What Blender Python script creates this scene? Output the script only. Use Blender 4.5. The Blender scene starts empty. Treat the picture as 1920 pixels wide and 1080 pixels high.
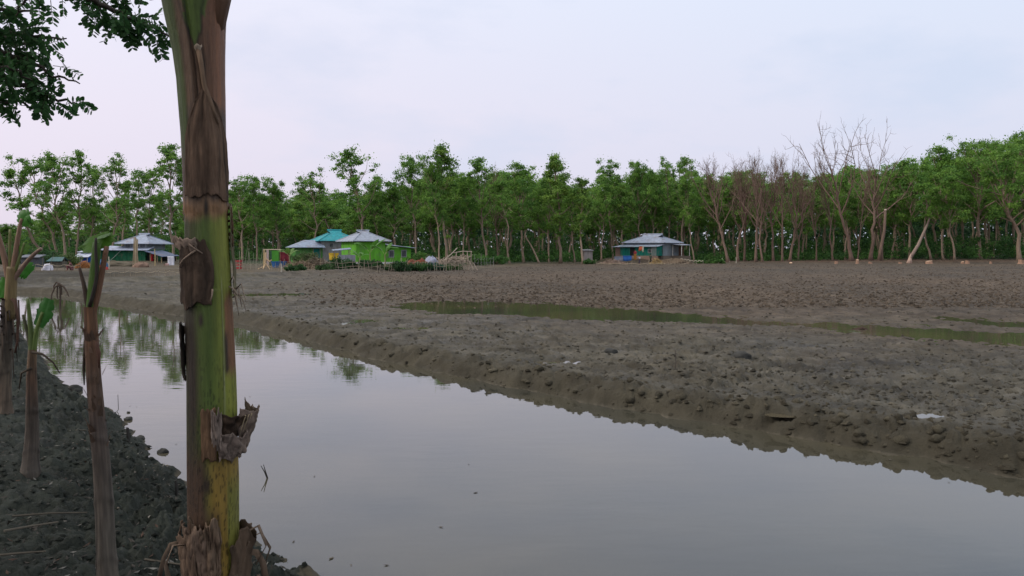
import bpy, math, random
import numpy as np
from mathutils import Vector, Matrix

PI = math.pi
SC = bpy.context.scene
COL = SC.collection
rad = math.radians

# ------------------------------------------------------------------ camera
CAM_Z = 2.2
F = 1450.0
PITCH = math.atan(72.0 / F)
cd = bpy.data.cameras.new('camera')
cam = bpy.data.objects.new('camera', cd)
COL.objects.link(cam)
cam.location = (0, 0, CAM_Z)
cam.rotation_euler = (PI / 2 - PITCH, 0, 0)
cd.sensor_width = 36
cd.lens = 36 * F / 1920
cd.clip_end = 8000
cd.clip_start = 0.05
SC.camera = cam
CP, SP = math.cos(PITCH), math.sin(PITCH)


def at(px, py, Y):
    """world point at distance Y along the view axis of the ground plan for a measured direction"""
    u, v = (px - 960) / F, (540 - py) / F
    dy = CP + v * SP
    dz = -SP + v * CP
    t = Y / dy
    return Vector((u * t, Y, CAM_Z + dz * t))


def gxy(px, py, z):
    u, v = (px - 960) / F, (540 - py) / F
    dy = CP + v * SP
    dz = -SP + v * CP
    t = (z - CAM_Z) / dz
    return (u * t, dy * t)


# ------------------------------------------------------------------ noise
def _h(ix, iy, s):
    a = (ix.astype(np.int64) * 374761393 + iy.astype(np.int64) * 668265263 + s * 1442695041) & 0xFFFFFFFF
    a = ((a ^ (a >> 13)) * 1274126177) & 0xFFFFFFFF
    a = ((a ^ (a >> 16)) * 2246822519) & 0xFFFFFFFF
    return ((a ^ (a >> 15)) & 0xFFFFFF) / float(0xFFFFFF)


def vnoise(x, y, s=0):
    xi, yi = np.floor(x), np.floor(y)
    fx, fy = x - xi, y - yi
    fx = fx * fx * (3 - 2 * fx)
    fy = fy * fy * (3 - 2 * fy)
    a, b = _h(xi, yi, s), _h(xi + 1, yi, s)
    c, d = _h(xi, yi + 1, s), _h(xi + 1, yi + 1, s)
    return (a * (1 - fx) + b * fx) * (1 - fy) + (c * (1 - fx) + d * fx) * fy


def fbm(x, y, o=4, s=0):
    t = np.zeros_like(x)
    amp, tot = 1.0, 0.0
    for k in range(o):
        t += amp * vnoise(x, y, s + k * 17)
        tot += amp
        amp *= 0.5
        x, y = x * 2.03 + 11.3, y * 2.03 - 7.1
    return t / tot - 0.5


def bil(x, y, o=4, s=0):
    """lumps with sharp creases between them, about 0..1"""
    wx = x + 0.9 * (vnoise(x * .9 + 4.1, y * .9, s + 71) - .5)
    wy = y + 0.9 * (vnoise(x * .9, y * .9 + 8.3, s + 72) - .5)
    t = np.zeros_like(x)
    amp, tot = 1.0, 0.0
    for k in range(o):
        a = .6 + .9 * k
        ca, sa = math.cos(a), math.sin(a)
        t += amp * np.abs(2 * vnoise(wx * ca - wy * sa, wx * sa + wy * ca, s + 13 * k) - 1)
        tot += amp
        amp *= .55
        wx, wy = wx * 2.07 + 3.3, wy * 2.07 + 1.7
    return t / tot


def clods(x, y, s=0, r=0.75):
    """rounded lumps on a jittered lattice (0..1)"""
    xi, yi = np.floor(x), np.floor(y)
    best = np.zeros_like(x)
    for dx in (-1, 0, 1):
        for dy in (-1, 0, 1):
            cx, cy = xi + dx, yi + dy
            jx, jy = cx + _h(cx, cy, s), cy + _h(cx, cy, s + 5)
            sz = 0.35 + 0.65 * _h(cx, cy, s + 9)
            rr = r * sz
            d2 = ((x - jx) ** 2 + (y - jy) ** 2) / (rr * rr)
            best = np.maximum(best, sz * np.sqrt(np.clip(1 - d2, 0, None)))
    return best


def sstep(a, b, x):
    t = np.clip((x - a) / (b - a), 0, 1)
    return t * t * (3 - 2 * t)


# ------------------------------------------------------------------ terrain
far_px = [(1920, 897), (1700, 855), (1500, 820), (1300, 790), (1100, 757), (900, 715), (700, 672), (560, 635),
          (445, 605), (300, 588), (220, 572), (150, 560), (90, 551), (20, 548)]
near_px = [(30, 615), (85, 680), (140, 745), (225, 785), (262, 830), (300, 868), (345, 905), (440, 1000), (550, 1080)]
far_w = [gxy(px, py, 0) for px, py in far_px]
near_w = [gxy(px, py, 0) for px, py in near_px]
POND = [(20, -6), (12.5, 0.5), (8.0, 4.6)] + far_w + [(-34, 41.5), (-46, 46), (-50, 40), (-36, 33), (-24, 28)] + near_w + \
       [(-0.2, 3.7), (1.0, 2.3), (3.2, 0.0), (8, -6)]
POND = np.array(POND, float)


def sdf_poly(x, y, P):
    d = np.full(x.shape, 1e18)
    inside = np.zeros(x.shape, bool)
    n = len(P)
    for i in range(n):
        ax, ay = P[i]
        bx, by = P[(i + 1) % n]
        ex, ey = bx - ax, by - ay
        t = np.clip(((x - ax) * ex + (y - ay) * ey) / (ex * ex + ey * ey), 0, 1)
        d = np.minimum(d, (x - ax - ex * t) ** 2 + (y - ay - ey * t) ** 2)
        c = ((ay > y) != (by > y))
        with np.errstate(divide='ignore', invalid='ignore'):
            xin = (bx - ax) * (y - ay) / (by - ay + 1e-12) + ax
        inside ^= c & (x < xin)
    return np.where(inside, -1, 1) * np.sqrt(d)


def dist_line(x, y, L):
    d = np.full(x.shape, 1e18)
    for (ax, ay), (bx, by) in zip(L[:-1], L[1:]):
        ex, ey = bx - ax, by - ay
        t = np.clip(((x - ax) * ex + (y - ay) * ey) / (ex * ex + ey * ey), 0, 1)
        d = np.minimum(d, (x - ax - ex * t) ** 2 + (y - ay - ey * t) ** 2)
    return np.sqrt(d)


ZF = 0.25
PUD_Z = 0.232
pud_mid = [(790, 571, 7), (880, 574, 18), (1000, 581, 20), (1150, 590, 19), (1300, 599, 13), (1430, 606, 8),
           (1560, 611, 13), (1680, 621, 22), (1800, 628, 26), (1920, 637, 28), (2080, 651, 30), (2250, 668, 20)]
pud_pts = []
for px, py, w in pud_mid:
    a = gxy(px, py, PUD_Z)
    b = gxy(px, py + w * 0.5, PUD_Z)
    pud_pts.append((a[0], a[1], max(0.3, 1.2 * abs(a[1] - b[1]))))
pud2_pts = [(*gxy(1740, 597, PUD_Z), .35), (*gxy(1800, 600, PUD_Z), .8), (*gxy(1900, 607, PUD_Z), .9), (*gxy(2000, 612, PUD_Z), .7)]
pud3_pts = [(*gxy(430, 553, PUD_Z), 1.3), (*gxy(545, 552, PUD_Z), 1.1)]
small_pud = [(*gxy(1730, 783, 0.2), 0.30, 0.16), (*gxy(1660, 768, .2), .16, .1), (*gxy(1470, 775, .2), .2, .12), (*gxy(1050, 682, .2), 0.42, 0.2),
             (*gxy(690, 603, .2), .5, .5), (*gxy(860, 590, .2), .6, .4), (*gxy(640, 608, .2), .4, .3), (*gxy(770, 617, .2), .6, .3)]


def strip_depth(x, y, L):
    """>0 inside a strip of varying half width (metres inside its edge)"""
    best = np.full(x.shape, -1e9)
    for (ax, ay, aw), (bx, by, bw) in zip(L[:-1], L[1:]):
        ex, ey = bx - ax, by - ay
        t = np.clip(((x - ax) * ex + (y - ay) * ey) / (ex * ex + ey * ey), 0, 1)
        d = np.sqrt((x - ax - ex * t) ** 2 + (y - ay - ey * t) ** 2)
        best = np.maximum(best, aw + (bw - aw) * t - d)
    return best


levee = [(-34, 43.5), (-23.9, 46.3), (-19.4, 53.5), (-15.5, 62.5), (-11.5, 73.5)]
yf_x = [-60, -36, -30, -19, -17, -4, 3, 16, 30, 60, 90, 200]
yf_y = [39, 42, 44, 55, 63, 73, 97, 108, 112, 110, 106, 100]
mounds = []   # (x, y, radius, height)


def height(x, y, detail=True, full=False):
    x = np.asarray(x, float)
    y = np.asarray(y, float)
    sd0 = sdf_poly(x, y, POND)
    sd = sd0 + 0.26 * fbm(x * 1.1, y * 1.1, 4, 3) + 0.16 * fbm(x * 5, y * 5, 2, 8)
    xc = np.interp(y, [-60, -3, 5.5, 9.5, 20, 31, 37, 45, 60], [60, 13, 2.3, -2, -11, -22, -40, -60, -200])
    near = x < xc
    yfar = np.interp(x, yf_x, yf_y)
    d = np.maximum(sd, 0)
    # near bank
    zb = 0.64 * (1 - np.exp(-d / 1.15))
    # far bund and field
    zf = ZF * (.5 * sstep(0.0, 0.22, d) + .5 * sstep(0.08, .48, d)) + 0.0 * np.exp(-((d - 0.75) / 0.5) ** 2) * (sd > 0)
    forest = sstep(0, 1, (y - yfar) / np.where(x > 25, 2.2, 6.0))
    right = sstep(25, 60, x)
    zf = zf + forest * (0.06 + 0.30 * right) + sstep(5, 60, y - yfar) * (0.3 * right + .1)
    zf = zf + 0.30 * np.exp(-(dist_line(x, y, levee) / 0.8) ** 2)
    left = sstep(-26, -34, x) * sstep(40, 44, y)
    zf = zf + 0.16 * left * sstep(42, 50, y)
    for mx, my, mr, mh in mounds:
        dd = np.sqrt((x - mx) ** 2 + (y - my) ** 2)
        zf = zf + mh * (1 - sstep(mr * 0.86, mr * 1.18, dd + mr * .10 * fbm(x * .9, y * .9, 3, 71)))
    ps = np.maximum(np.maximum(strip_depth(x, y, pud_pts), strip_depth(x, y, pud2_pts)), strip_depth(x, y, pud3_pts))
    ps = ps + 1.3 * fbm(x * .8, y * .8, 5, 21) - .15
    fieldmask = (~near) & (d > 0.3)
    pm = sstep(-0.4, 0.5, ps)
    zf = zf - 0.078 * pm * fieldmask
    for sx, sy, a, b in small_pud:
        zf = zf - 0.085 * np.exp(-(((x - sx) / a) ** 2 + ((y - sy) / b) ** 2) ** 2 * 0.6)
    z = np.where(near, zb, zf)
    zu = -0.45 * (1 - np.exp(sd / 0.9))
    z = np.where(sd < 0, zu, z)
    tilled = sstep(9, 31, y + 0.55 * x + 14 * fbm(x * .10, y * .10, 4, 44) + 9 * fbm(x * .5, y * .5, 3, 46)) * (1 - forest) * (~near) * sstep(-4, 9, x + .28 * y + 7 * fbm(x * .3, y * .3, 4, 47))
    if detail:
        rim = np.exp(-((sd - 0.40) / 0.32) ** 2)
        lump = bil(x * 4.2, y * 4.2, 6, 1) * 1.7 + clods(x * 4.5, y * 4.5, 2) * .25 - .25
        lumpb = bil(x * 6.5, y * 6.5, 5, 12) * 1.3 + clods(x * 11, y * 11, 13) * .22 - .2
        rough = bil(x * 4.2, y * 4.2, 6, 31) - .4
        fieldlump = fbm(x * 1.3, y * 1.3, 4, 34) * .55 + rough * 1.6 * (.55 + .9 * vnoise(x * .6, y * .6, 37)) + clods(x * 2.7, y * 2.7, 33) * .22
        streak = fbm((x * .93 - y * .36) * .5, (x * .36 + y * .93) * 2.6, 3, 51)
        till = bil(x * 2.8, y * 2.8, 5, 40) * 1.2 + clods(x * 4.8, y * 4.8, 41) * .40 + streak * .5 - .65
        fl = sstep(0.4, 1.6, d)
        zfar = 0.12 * rim * (lump - .34) + (1 - forest) * fl * ((1 - tilled) * 0.12 * fieldlump + tilled * 0.10 * till) * (1 - 0.1 * pm)
        zfar = zfar + forest * (.05 * fbm(x, y, 4, 61) + .10 * (bil(x * 1.3, y * 1.3, 3, 62) - .4))
        znear = (sd > -0.25) * (0.13 * np.exp(-((sd - 0.45) / 0.55) ** 2) * (lumpb + lump * .6 - .5) + 0.075 * (lumpb - .4) * sstep(0, .5, sd) + .09 * fbm(x * 1.6, y * 1.6, 3, 16))
        z = z + np.where(near, znear, np.where(sd > -0.3, zfar, 0))
    if full:
        return z, sd, near, tilled, forest, pm, d
    return z


def H(x, y):
    return float(height(np.array([x]), np.array([y]), False)[0])


def ground_hit(px, py):
    """first ground point along a measured direction"""
    u, v = (px - 960) / F, (540 - py) / F
    dy = CP + v * SP
    dz = -SP + v * CP
    ts = np.geomspace(1.0, 400, 4000)
    xs, ys, zs = u * ts, dy * ts, CAM_Z + dz * ts
    g = np.maximum(height(xs, ys, False), 0)
    k = np.argmax(zs < g)
    return Vector((xs[k], ys[k], g[k]))


# ------------------------------------------------------------------ materials
def srgb(r, g, b):
    f = lambda c: (c / 12.92 if c <= 0.04045 else ((c + 0.055) / 1.055) ** 2.4)
    return (f(r / 255), f(g / 255), f(b / 255))


MATS = {}


def vmat(name, rough=0.85, nscale=6.0, namt=0.3, bump=0.0, bscale=20.0, stretch=(1, 1, 1), transl=0.0, spec=0.3, metal=0.0, wet=False, rust=False):
    """surface whose own colour is stored per vertex, broken up by noise"""
    m = bpy.data.materials.new(name)
    m.use_nodes = True
    nt = m.node_tree
    N = nt.nodes
    L = nt.links
    bs = N['Principled BSDF']
    at_ = N.new('ShaderNodeAttribute')
    at_.attribute_name = 'Col'
    tc = N.new('ShaderNodeTexCoord')
    mp = N.new('ShaderNodeMapping')
    mp.inputs['Scale'].default_value = stretch
    L.new(tc.outputs['Object'], mp.inputs['Vector'])
    no = N.new('ShaderNodeTexNoise')
    no.inputs['Scale'].default_value = nscale
    no.inputs['Detail'].default_value = 6
    no.inputs['Roughness'].default_value = 0.65
    L.new(mp.outputs['Vector'], no.inputs['Vector'])
    mr = N.new('ShaderNodeMapRange')
    mr.inputs['From Min'].default_value = 0.25
    mr.inputs['From Max'].default_value = 0.75
    mr.inputs['To Min'].default_value = 1 - namt
    mr.inputs['To Max'].default_value = 1 + namt
    L.new(no.outputs['Fac'], mr.inputs['Value'])
    mx = N.new('ShaderNodeMix')
    mx.data_type = 'RGBA'
    mx.blend_type = 'MULTIPLY'
    mx.inputs['Factor'].default_value = 1
    L.new(at_.outputs['Color'], mx.inputs[6])
    L.new(mr.outputs['Result'], mx.inputs[7])
    L.new(mx.outputs[2], bs.inputs['Base Color'])
    if rust:
        nr = N.new('ShaderNodeTexNoise')
        nr.inputs['Scale'].default_value = 1.1
        nr.inputs['Detail'].default_value = 8
        nr.inputs['Roughness'].default_value = .7
        L.new(tc.outputs['Object'], nr.inputs['Vector'])
        mrr = N.new('ShaderNodeMapRange')
        mrr.inputs['From Min'].default_value = .52
        mrr.inputs['From Max'].default_value = .68
        mrr.inputs['To Max'].default_value = .7
        L.new(nr.outputs['Fac'], mrr.inputs['Value'])
        mxr = N.new('ShaderNodeMix')
        mxr.data_type = 'RGBA'
        L.new(mrr.outputs['Result'], mxr.inputs['Factor'])
        L.new(mx.outputs[2], mxr.inputs[6])
        mxr.inputs[7].default_value = (*rust, 1)
        L.new(mxr.outputs[2], bs.inputs['Base Color'])
    bs.inputs['Roughness'].default_value = rough
    bs.inputs['Specular IOR Level'].default_value = spec
    bs.inputs['Metallic'].default_value = metal
    if wet:
        aw = N.new('ShaderNodeAttribute')
        aw.attribute_name = 'wet'
        n2 = N.new('ShaderNodeTexNoise')
        n2.inputs['Scale'].default_value = 1.3
        n2.inputs['Detail'].default_value = 5
        L.new(tc.outputs['Object'], n2.inputs['Vector'])
        ma = N.new('ShaderNodeMath')
        ma.operation = 'MULTIPLY'
        L.new(aw.outputs['Fac'], ma.inputs[0])
        mw = N.new('ShaderNodeMapRange')
        mw.inputs['From Min'].default_value = .35
        mw.inputs['From Max'].default_value = .62
        L.new(n2.outputs['Fac'], mw.inputs['Value'])
        L.new(mw.outputs['Result'], ma.inputs[1])
        mq = N.new('ShaderNodeMapRange')
        mq.inputs['To Min'].default_value = rough
        mq.inputs['To Max'].default_value = 0.40
        L.new(ma.outputs[0], mq.inputs['Value'])
        L.new(mq.outputs['Result'], bs.inputs['Roughness'])
    if bump:
        nb = N.new('ShaderNodeTexNoise')
        nb.inputs['Scale'].default_value = bscale
        nb.inputs['Detail'].default_value = 8
        nb.inputs['Roughness'].default_value = 0.7
        L.new(mp.outputs['Vector'], nb.inputs['Vector'])
        bu = N.new('ShaderNodeBump')
        bu.inputs['Strength'].default_value = bump
        bu.inputs['Distance'].default_value = 0.05
        L.new(nb.outputs['Fac'], bu.inputs['Height'])
        L.new(bu.outputs['Normal'], bs.inputs['Normal'])
    if transl:
        tr = N.new('ShaderNodeBsdfTranslucent')
        L.new(mx.outputs[2], tr.inputs['Color'])
        ms = N.new('ShaderNodeMixShader')
        ms.inputs['Fac'].default_value = transl
        L.new(bs.outputs[0], ms.inputs[1])
        L.new(tr.outputs[0], ms.inputs[2])
        L.new(ms.outputs[0], N['Material Output'].inputs['Surface'])
    MATS[name] = m
    return m


vmat('soil', 0.92, 2.2, 0.30, 0.8, 22, wet=True, spec=0.22)
vmat('bark', 0.9, 6, 0.35, 0.5, 14, (1, 1, .25))
vmat('twig', 0.9, 9, 0.25)
vmat('leaf', 0.6, 0.9, 0.25, transl=0.42, spec=0.2)
vmat('banana_leaf', 0.5, 8, 0.2, transl=0.35, spec=0.4)
vmat('sheath', 0.5, 34, 0.30, 0.45, 70, (1, 1, .08), spec=0.35)
vmat('dry', 0.8, 40, 0.35, 0.5, 70, (1, 1, .2), transl=0.1)
vmat('cloth', 0.9, 5, 0.15, 0.2, 10)
vmat('tin', 0.55, 1.6, 0.38, 0.0, 10, (2, 2, .5), spec=0.3, rust=(.17, .12, .10))
vmat('paint', 0.75, 1.3, 0.34, 0.0, 10, (2, 2, .5), spec=.2, rust=(.13, .15, .10))
vmat('mud', 0.92, 9, 0.35, 1.0, 26, spec=.15)
vmat('wood', 0.9, 8, 0.3, 0.3, 20)
vmat('skin', 0.6, 5, 0.1)
vmat('pane', 0.25, 3, 0.1)


def water_mat(name, base, ripple, rscale, ior):
    m = bpy.data.materials.new(name)
    m.use_nodes = True
    nt = m.node_tree
    N, L = nt.nodes, nt.links
    bs = N['Principled BSDF']
    tc = N.new('ShaderNodeTexCoord')
    n0 = N.new('ShaderNodeTexNoise')
    n0.inputs['Scale'].default_value = 0.35
    n0.inputs['Detail'].default_value = 3
    L.new(tc.outputs['Object'], n0.inputs['Vector'])
    rp = N.new('ShaderNodeValToRGB')
    rp.color_ramp.elements[0].position = .3
    rp.color_ramp.elements[1].position = .75
    rp.color_ramp.elements[0].color = (base[0] * .7, base[1] * .75, base[2] * .85, 1)
    rp.color_ramp.elements[1].color = (base[0] * 1.6, base[1] * 1.4, base[2] * 1.15, 1)
    L.new(n0.outputs['Fac'], rp.inputs['Fac'])
    L.new(rp.outputs['Color'], bs.inputs['Base Color'])
    bs.inputs['Roughness'].default_value = 0.02
    bs.inputs['IOR'].default_value = ior
    bs.inputs['Specular IOR Level'].default_value = 0.5
    mp = N.new('ShaderNodeMapping')
    mp.inputs['Rotation'].default_value = (0, 0, rad(-12))
    mp.inputs['Scale'].default_value = (0.55, 1.5, 1)
    L.new(tc.outputs['Object'], mp.inputs['Vector'])
    n1 = N.new('ShaderNodeTexNoise')
    n1.inputs['Scale'].default_value = rscale
    n1.inputs['Detail'].default_value = 2
    L.new(mp.outputs['Vector'], n1.inputs['Vector'])
    n2 = N.new('ShaderNodeTexNoise')
    n2.inputs['Scale'].default_value = 0.22
    L.new(tc.outputs['Object'], n2.inputs['Vector'])
    mr = N.new('ShaderNodeMapRange')
    mr.inputs['From Min'].default_value = .35
    mr.inputs['From Max'].default_value = .65
    mr.inputs['To Min'].default_value = .25
    L.new(n2.outputs['Fac'], mr.inputs['Value'])
    mu = N.new('ShaderNodeMath')
    mu.operation = 'MULTIPLY'
    L.new(n1.outputs['Fac'], mu.inputs[0])
    L.new(mr.outputs['Result'], mu.inputs[1])
    bu = N.new('ShaderNodeBump')
    bu.inputs['Strength'].default_value = 1.0
    bu.inputs['Distance'].default_value = ripple
    L.new(mu.outputs[0], bu.inputs['Height'])
    L.new(bu.outputs['Normal'], bs.inputs['Normal'])
    MATS[name] = m
    return m


water_mat('pond_water', (0.050, 0.050, 0.038), 0.0019, 3.2, 1.62)
water_mat('puddle_water', (0.062, 0.058, 0.042), 0.003, 5.0, 1.36)


# ------------------------------------------------------------------ mesh building
class MB:
    def __init__(s):
        s.V, s.Fc, s.C = [], [], []
        s.n = 0

    def add(s, V, Fs, col):
        V = np.asarray(V, float)
        k = len(V)
        s.V.append(V)
        o = s.n
        s.Fc.extend([tuple(i + o for i in f) for f in Fs])
        c = np.asarray(col, float)
        if c.ndim == 1:
            c = np.tile(c, (k, 1))
        s.C.append(c)
        s.n += k

    def box(s, c, size, col, rz=0.0, tilt=None):
        hx, hy, hz = size[0] / 2, size[1] / 2, size[2] / 2
        P = np.array([(x, y, z) for z in (-hz, hz) for y in (-hy, hy) for x in (-hx, hx)])
        M = Matrix.Rotation(rz, 3, 'Z')
        if tilt is not None:
            M = M @ tilt
        P = P @ np.array(M).T + np.array(c)
        s.add(P, [(0, 2, 3, 1), (4, 5, 7, 6), (0, 1, 5, 4), (2, 6, 7, 3), (0, 4, 6, 2), (1, 3, 7, 5)], col)

    def slab(s, pts, th, col):
        """polygon pts (ccw seen from above) thickened downwards"""
        n = len(pts)
        P = np.array([tuple(p) for p in pts] + [(p[0], p[1], p[2] - th) for p in pts])
        Fs = [tuple(range(n)), tuple(range(2 * n - 1, n - 1, -1))]
        for i in range(n):
            j = (i + 1) % n
            Fs.append((i, i + n, j + n, j))
        s.add(P, Fs, col)

    def prism(s, pts, off, col):
        n = len(pts)
        P = np.array([tuple(p) for p in pts] + [tuple(np.array(p) + np.array(off)) for p in pts])
        Fs = [tuple(range(n)), tuple(range(2 * n - 1, n - 1, -1))]
        for i in range(n):
            j = (i + 1) % n
            Fs.append((i, i + n, j + n, j))
        s.add(P, Fs, col)

    def tube(s, pts, radii, col, sides=6, cap=True):
        pts = np.array([tuple(p) for p in pts], float)
        n = len(pts)
        if np.isscalar(radii):
            radii = [radii] * n
        T = np.gradient(pts, axis=0)
        T /= np.linalg.norm(T, axis=1)[:, None] + 1e-9
        ref = np.array([0.31, 0.93, 0.17])
        a = np.cross(T, ref)
        a /= np.linalg.norm(a, axis=1)[:, None] + 1e-9
        b = np.cross(T, a)
        th = np.arange(sides) * 2 * PI / sides
        R = np.array(radii)[:, None, None]
        V = pts[:, None, :] + R * (np.cos(th)[None, :, None] * a[:, None, :] + np.sin(th)[None, :, None] * b[:, None, :])
        V = V.reshape(-1, 3)
        Fs = []
        for i in range(n - 1):
            for k in range(sides):
                l = (k + 1) % sides
                Fs.append((i * sides + k, i * sides + l, (i + 1) * sides + l, (i + 1) * sides + k))
        if cap:
            Fs.append(tuple(range(sides - 1, -1, -1)))
            Fs.append(tuple((n - 1) * sides + k for k in range(sides)))
        c = np.asarray(col, float)
        if c.ndim == 2 and len(c) == n:
            c = np.repeat(c, sides, axis=0)
        s.add(V, Fs, c)

    def grid(s, G, col, closed=False):
        """G: (rows, cols, 3)"""
        r, c = G.shape[:2]
        Fs = []
        cc = c if closed else c - 1
        for i in range(r - 1):
            for j in range(cc):
                k = (j + 1) % c
                Fs.append((i * c + j, i * c + k, (i + 1) * c + k, (i + 1) * c + j))
        col = np.asarray(col, float)
        if col.ndim == 3:
            col = col.reshape(-1, 3)
        s.add(G.reshape(-1, 3), Fs, col)

    def quads(s, P, C):
        """P (n,4,3), C (n,3)"""
        n = len(P)
        o = s.n
        s.V.append(P.reshape(-1, 3))
        s.Fc.extend([(o + 4 * i, o + 4 * i + 1, o + 4 * i + 2, o + 4 * i + 3) for i in range(n)])
        s.C.append(np.repeat(C, 4, axis=0))
        s.n += 4 * n

    def mesh(s, name, mat, smooth=False):
        me = bpy.data.meshes.new(name)
        V = np.concatenate(s.V) if s.V else np.zeros((0, 3))
        me.from_pydata(V.tolist(), [], s.Fc)
        C = np.concatenate(s.C)
        a = me.attributes.new('Col', 'FLOAT_COLOR', 'POINT')
        a.data.foreach_set('color', np.concatenate([np.clip(C, 0, 1), np.ones((len(C), 1))], 1).astype(np.float32).ravel())
        if smooth:
            me.polygons.foreach_set('use_smooth', [True] * len(me.polygons))
        me.materials.append(MATS[mat])
        me.update()
        return me

    def build(s, name, mat, parent=None, smooth=False, label=None):
        o = bpy.data.objects.new(name, s.mesh(name, mat, smooth))
        COL.objects.link(o)
        if parent is not None:
            o.parent = parent
        if label:
            o['label'] = label
        return o


def tag(o, label=None, cat=None, group=None, kind=None):
    if label:
        o['label'] = label
    if cat:
        o['category'] = cat
    if group:
        o['group'] = group
    if kind:
        o['kind'] = kind
    return o


def empty(name, loc, label, cat, group=None, rz=0.0):
    o = bpy.data.objects.new(name, None)
    o.empty_display_size = 0.2
    COL.objects.link(o)
    o.location = loc
    o.rotation_euler = (0, 0, rz)
    return tag(o, label, cat, group)


def copy_tree(o, parent=None):
    c = o.copy()
    COL.objects.link(c)
    if parent is not None:
        c.parent = parent
    for ch in list(o.children):
        copy_tree(ch, c)
    return c


# ------------------------------------------------------------------ mounds under the houses (earth platforms)
PA = at(228, 500, 85)
PC = at(700, 497, 92)
PR = at(1222, 490, 113)
mounds += [(PA.x + 0.3, 88.0, 6.4, 0.42), (PC.x, 95.0, 6.0, 0.15), (PR.x - .3, 116.5, 6.6, 0.62)]


# ------------------------------------------------------------------ ground sheet
def build_ground():
    ang_in = np.linspace(-38, 38, 760)
    ang_out = np.linspace(38, 322, 90)[1:-1]
    ang = np.radians(np.concatenate([ang_in, ang_out]))
    r = np.concatenate([[0.0], np.geomspace(0.8, 2.2, 24)[:-1], np.geomspace(2.2, 170, 760), np.geomspace(170, 4000, 26)[1:]])
    R, A = np.meshgrid(r, ang, indexing='ij')
    X, Y = R * np.sin(A), R * np.cos(A)
    z, sd, near, tilled, forest, pm, d = height(X.ravel(), Y.ravel(), True, True)
    x, y = X.ravel(), Y.ravel()
    nr, na = X.shape
    n1 = fbm(x * .35, y * .35, 4, 91)[:, None]
    n2 = fbm(x * 3, y * 3, 4, 95)[:, None]
    n4 = fbm((x * .93 - y * .36) * 1.6, (x * .36 + y * .93) * 2.4, 4, 97)[:, None]
    n3 = fbm(x * .12, y * .12, 3, 98)[:, None]
    wetmud = np.array([0.070, 0.064, 0.048]) * (1 + 0.9 * n2) * (1 + .9 * n4) + n1 * np.array([.03, .02, .0])
    till = np.array([0.076, 0.060, 0.044]) * (1 + 0.9 * n2) * (1 + .8 * n4) + n3 * np.array([.05, .03, .015])
    dark = np.array([0.027, 0.032, 0.026]) * (1 + 1.1 * n2) + n1 * .014
    shore = np.array([0.050, 0.044, 0.029]) * (1 + .6 * n2)
    floor = np.array([0.085, 0.056, 0.038]) * (1 + .8 * n2) + n1 * .03
    yard = np.array([0.085, 0.070, 0.048]) * (1 + .8 * n2) + n1 * .05
    leftland = np.array([0.036, 0.033, 0.023]) * (1 + .7 * n2) + n1 * .04
    c = wetmud * (1 - tilled[:, None]) + till * tilled[:, None]
    f = forest[:, None]
    rgt = sstep(25, 45, x)[:, None]
    c = c * (1 - f) + f * (floor * rgt + yard * (1 - rgt))
    ll = (sstep(-25, -31, x) * sstep(36, 38, y) * (1 - sstep(58, 66, y)))[:, None]
    c = c * (1 - ll) + leftland * ll
    deep = sstep(12, 24, y - np.interp(x, yf_x, yf_y))[:, None] * sstep(80, 104, y)[:, None]
    c = c * (1 - deep) + deep * np.array([.035, .05, .025])
    b = (np.exp(-(np.maximum(sd - 0.25, 0) / 0.30) ** 2))[:, None]
    c = c * (1 - b * .85) + shore * b * .85
    c = np.where(near[:, None], dark, c)
    c = np.where((sd < 0)[:, None], np.array([.08, .07, .05]), c)
    wet = np.clip((1 - tilled) * (1 - forest) * (~near) * 0.5 + pm * .4 + (~near) * np.exp(-((x + 4 + (y - 25) * .2) / 5) ** 2 - ((y - 23) / 7) ** 2) * .5, 0, 1)
    wet = wet * sstep(.5, 1.2, sd)
    idx = np.arange(nr * na).reshape(nr, na)
    a0 = idx[:-1, :]
    a1 = idx[1:, :]
    q = np.stack([a0, np.roll(a0, -1, 1), np.roll(a1, -1, 1), a1], -1).reshape(-1, 4)
    q = q[:, ::-1]
    fnear = near[q].all(1)
    V = np.stack([x, y, z], 1)
    for nm, sel, kind in (('river_bank', fnear, 'structure'), ('ground', ~fnear, 'structure')):
        qq = q[sel]
        used = np.zeros(len(V), bool)
        used[qq.ravel()] = True
        remap = np.cumsum(used) - 1
        vv, cc, ww = V[used], c[used], wet[used]
        qq = remap[qq]
        me = bpy.data.meshes.new(nm)
        me.vertices.add(len(vv))
        me.vertices.foreach_set('co', vv.astype(np.float32).ravel())
        me.loops.add(qq.size)
        me.loops.foreach_set('vertex_index', qq.astype(np.int32).ravel())
        me.polygons.add(len(qq))
        me.polygons.foreach_set('loop_start', (np.arange(len(qq)) * 4).astype(np.int32))
        me.polygons.foreach_set('loop_total', np.full(len(qq), 4, np.int32))
        me.polygons.foreach_set('use_smooth', np.ones(len(qq), bool))
        a = me.attributes.new('Col', 'FLOAT_COLOR', 'POINT')
        a.data.foreach_set('color', np.concatenate([np.clip(cc, .005, 1), np.ones((len(cc), 1))], 1).astype(np.float32).ravel())
        w = me.attributes.new('wet', 'FLOAT', 'POINT')
        w.data.foreach_set('value', ww.astype(np.float32))
        me.materials.append(MATS['soil'])
        me.update(calc_edges=True)
        me.validate()
        o = bpy.data.objects.new(nm, me)
        COL.objects.link(o)
        o['kind'] = kind


build_ground()


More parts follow.
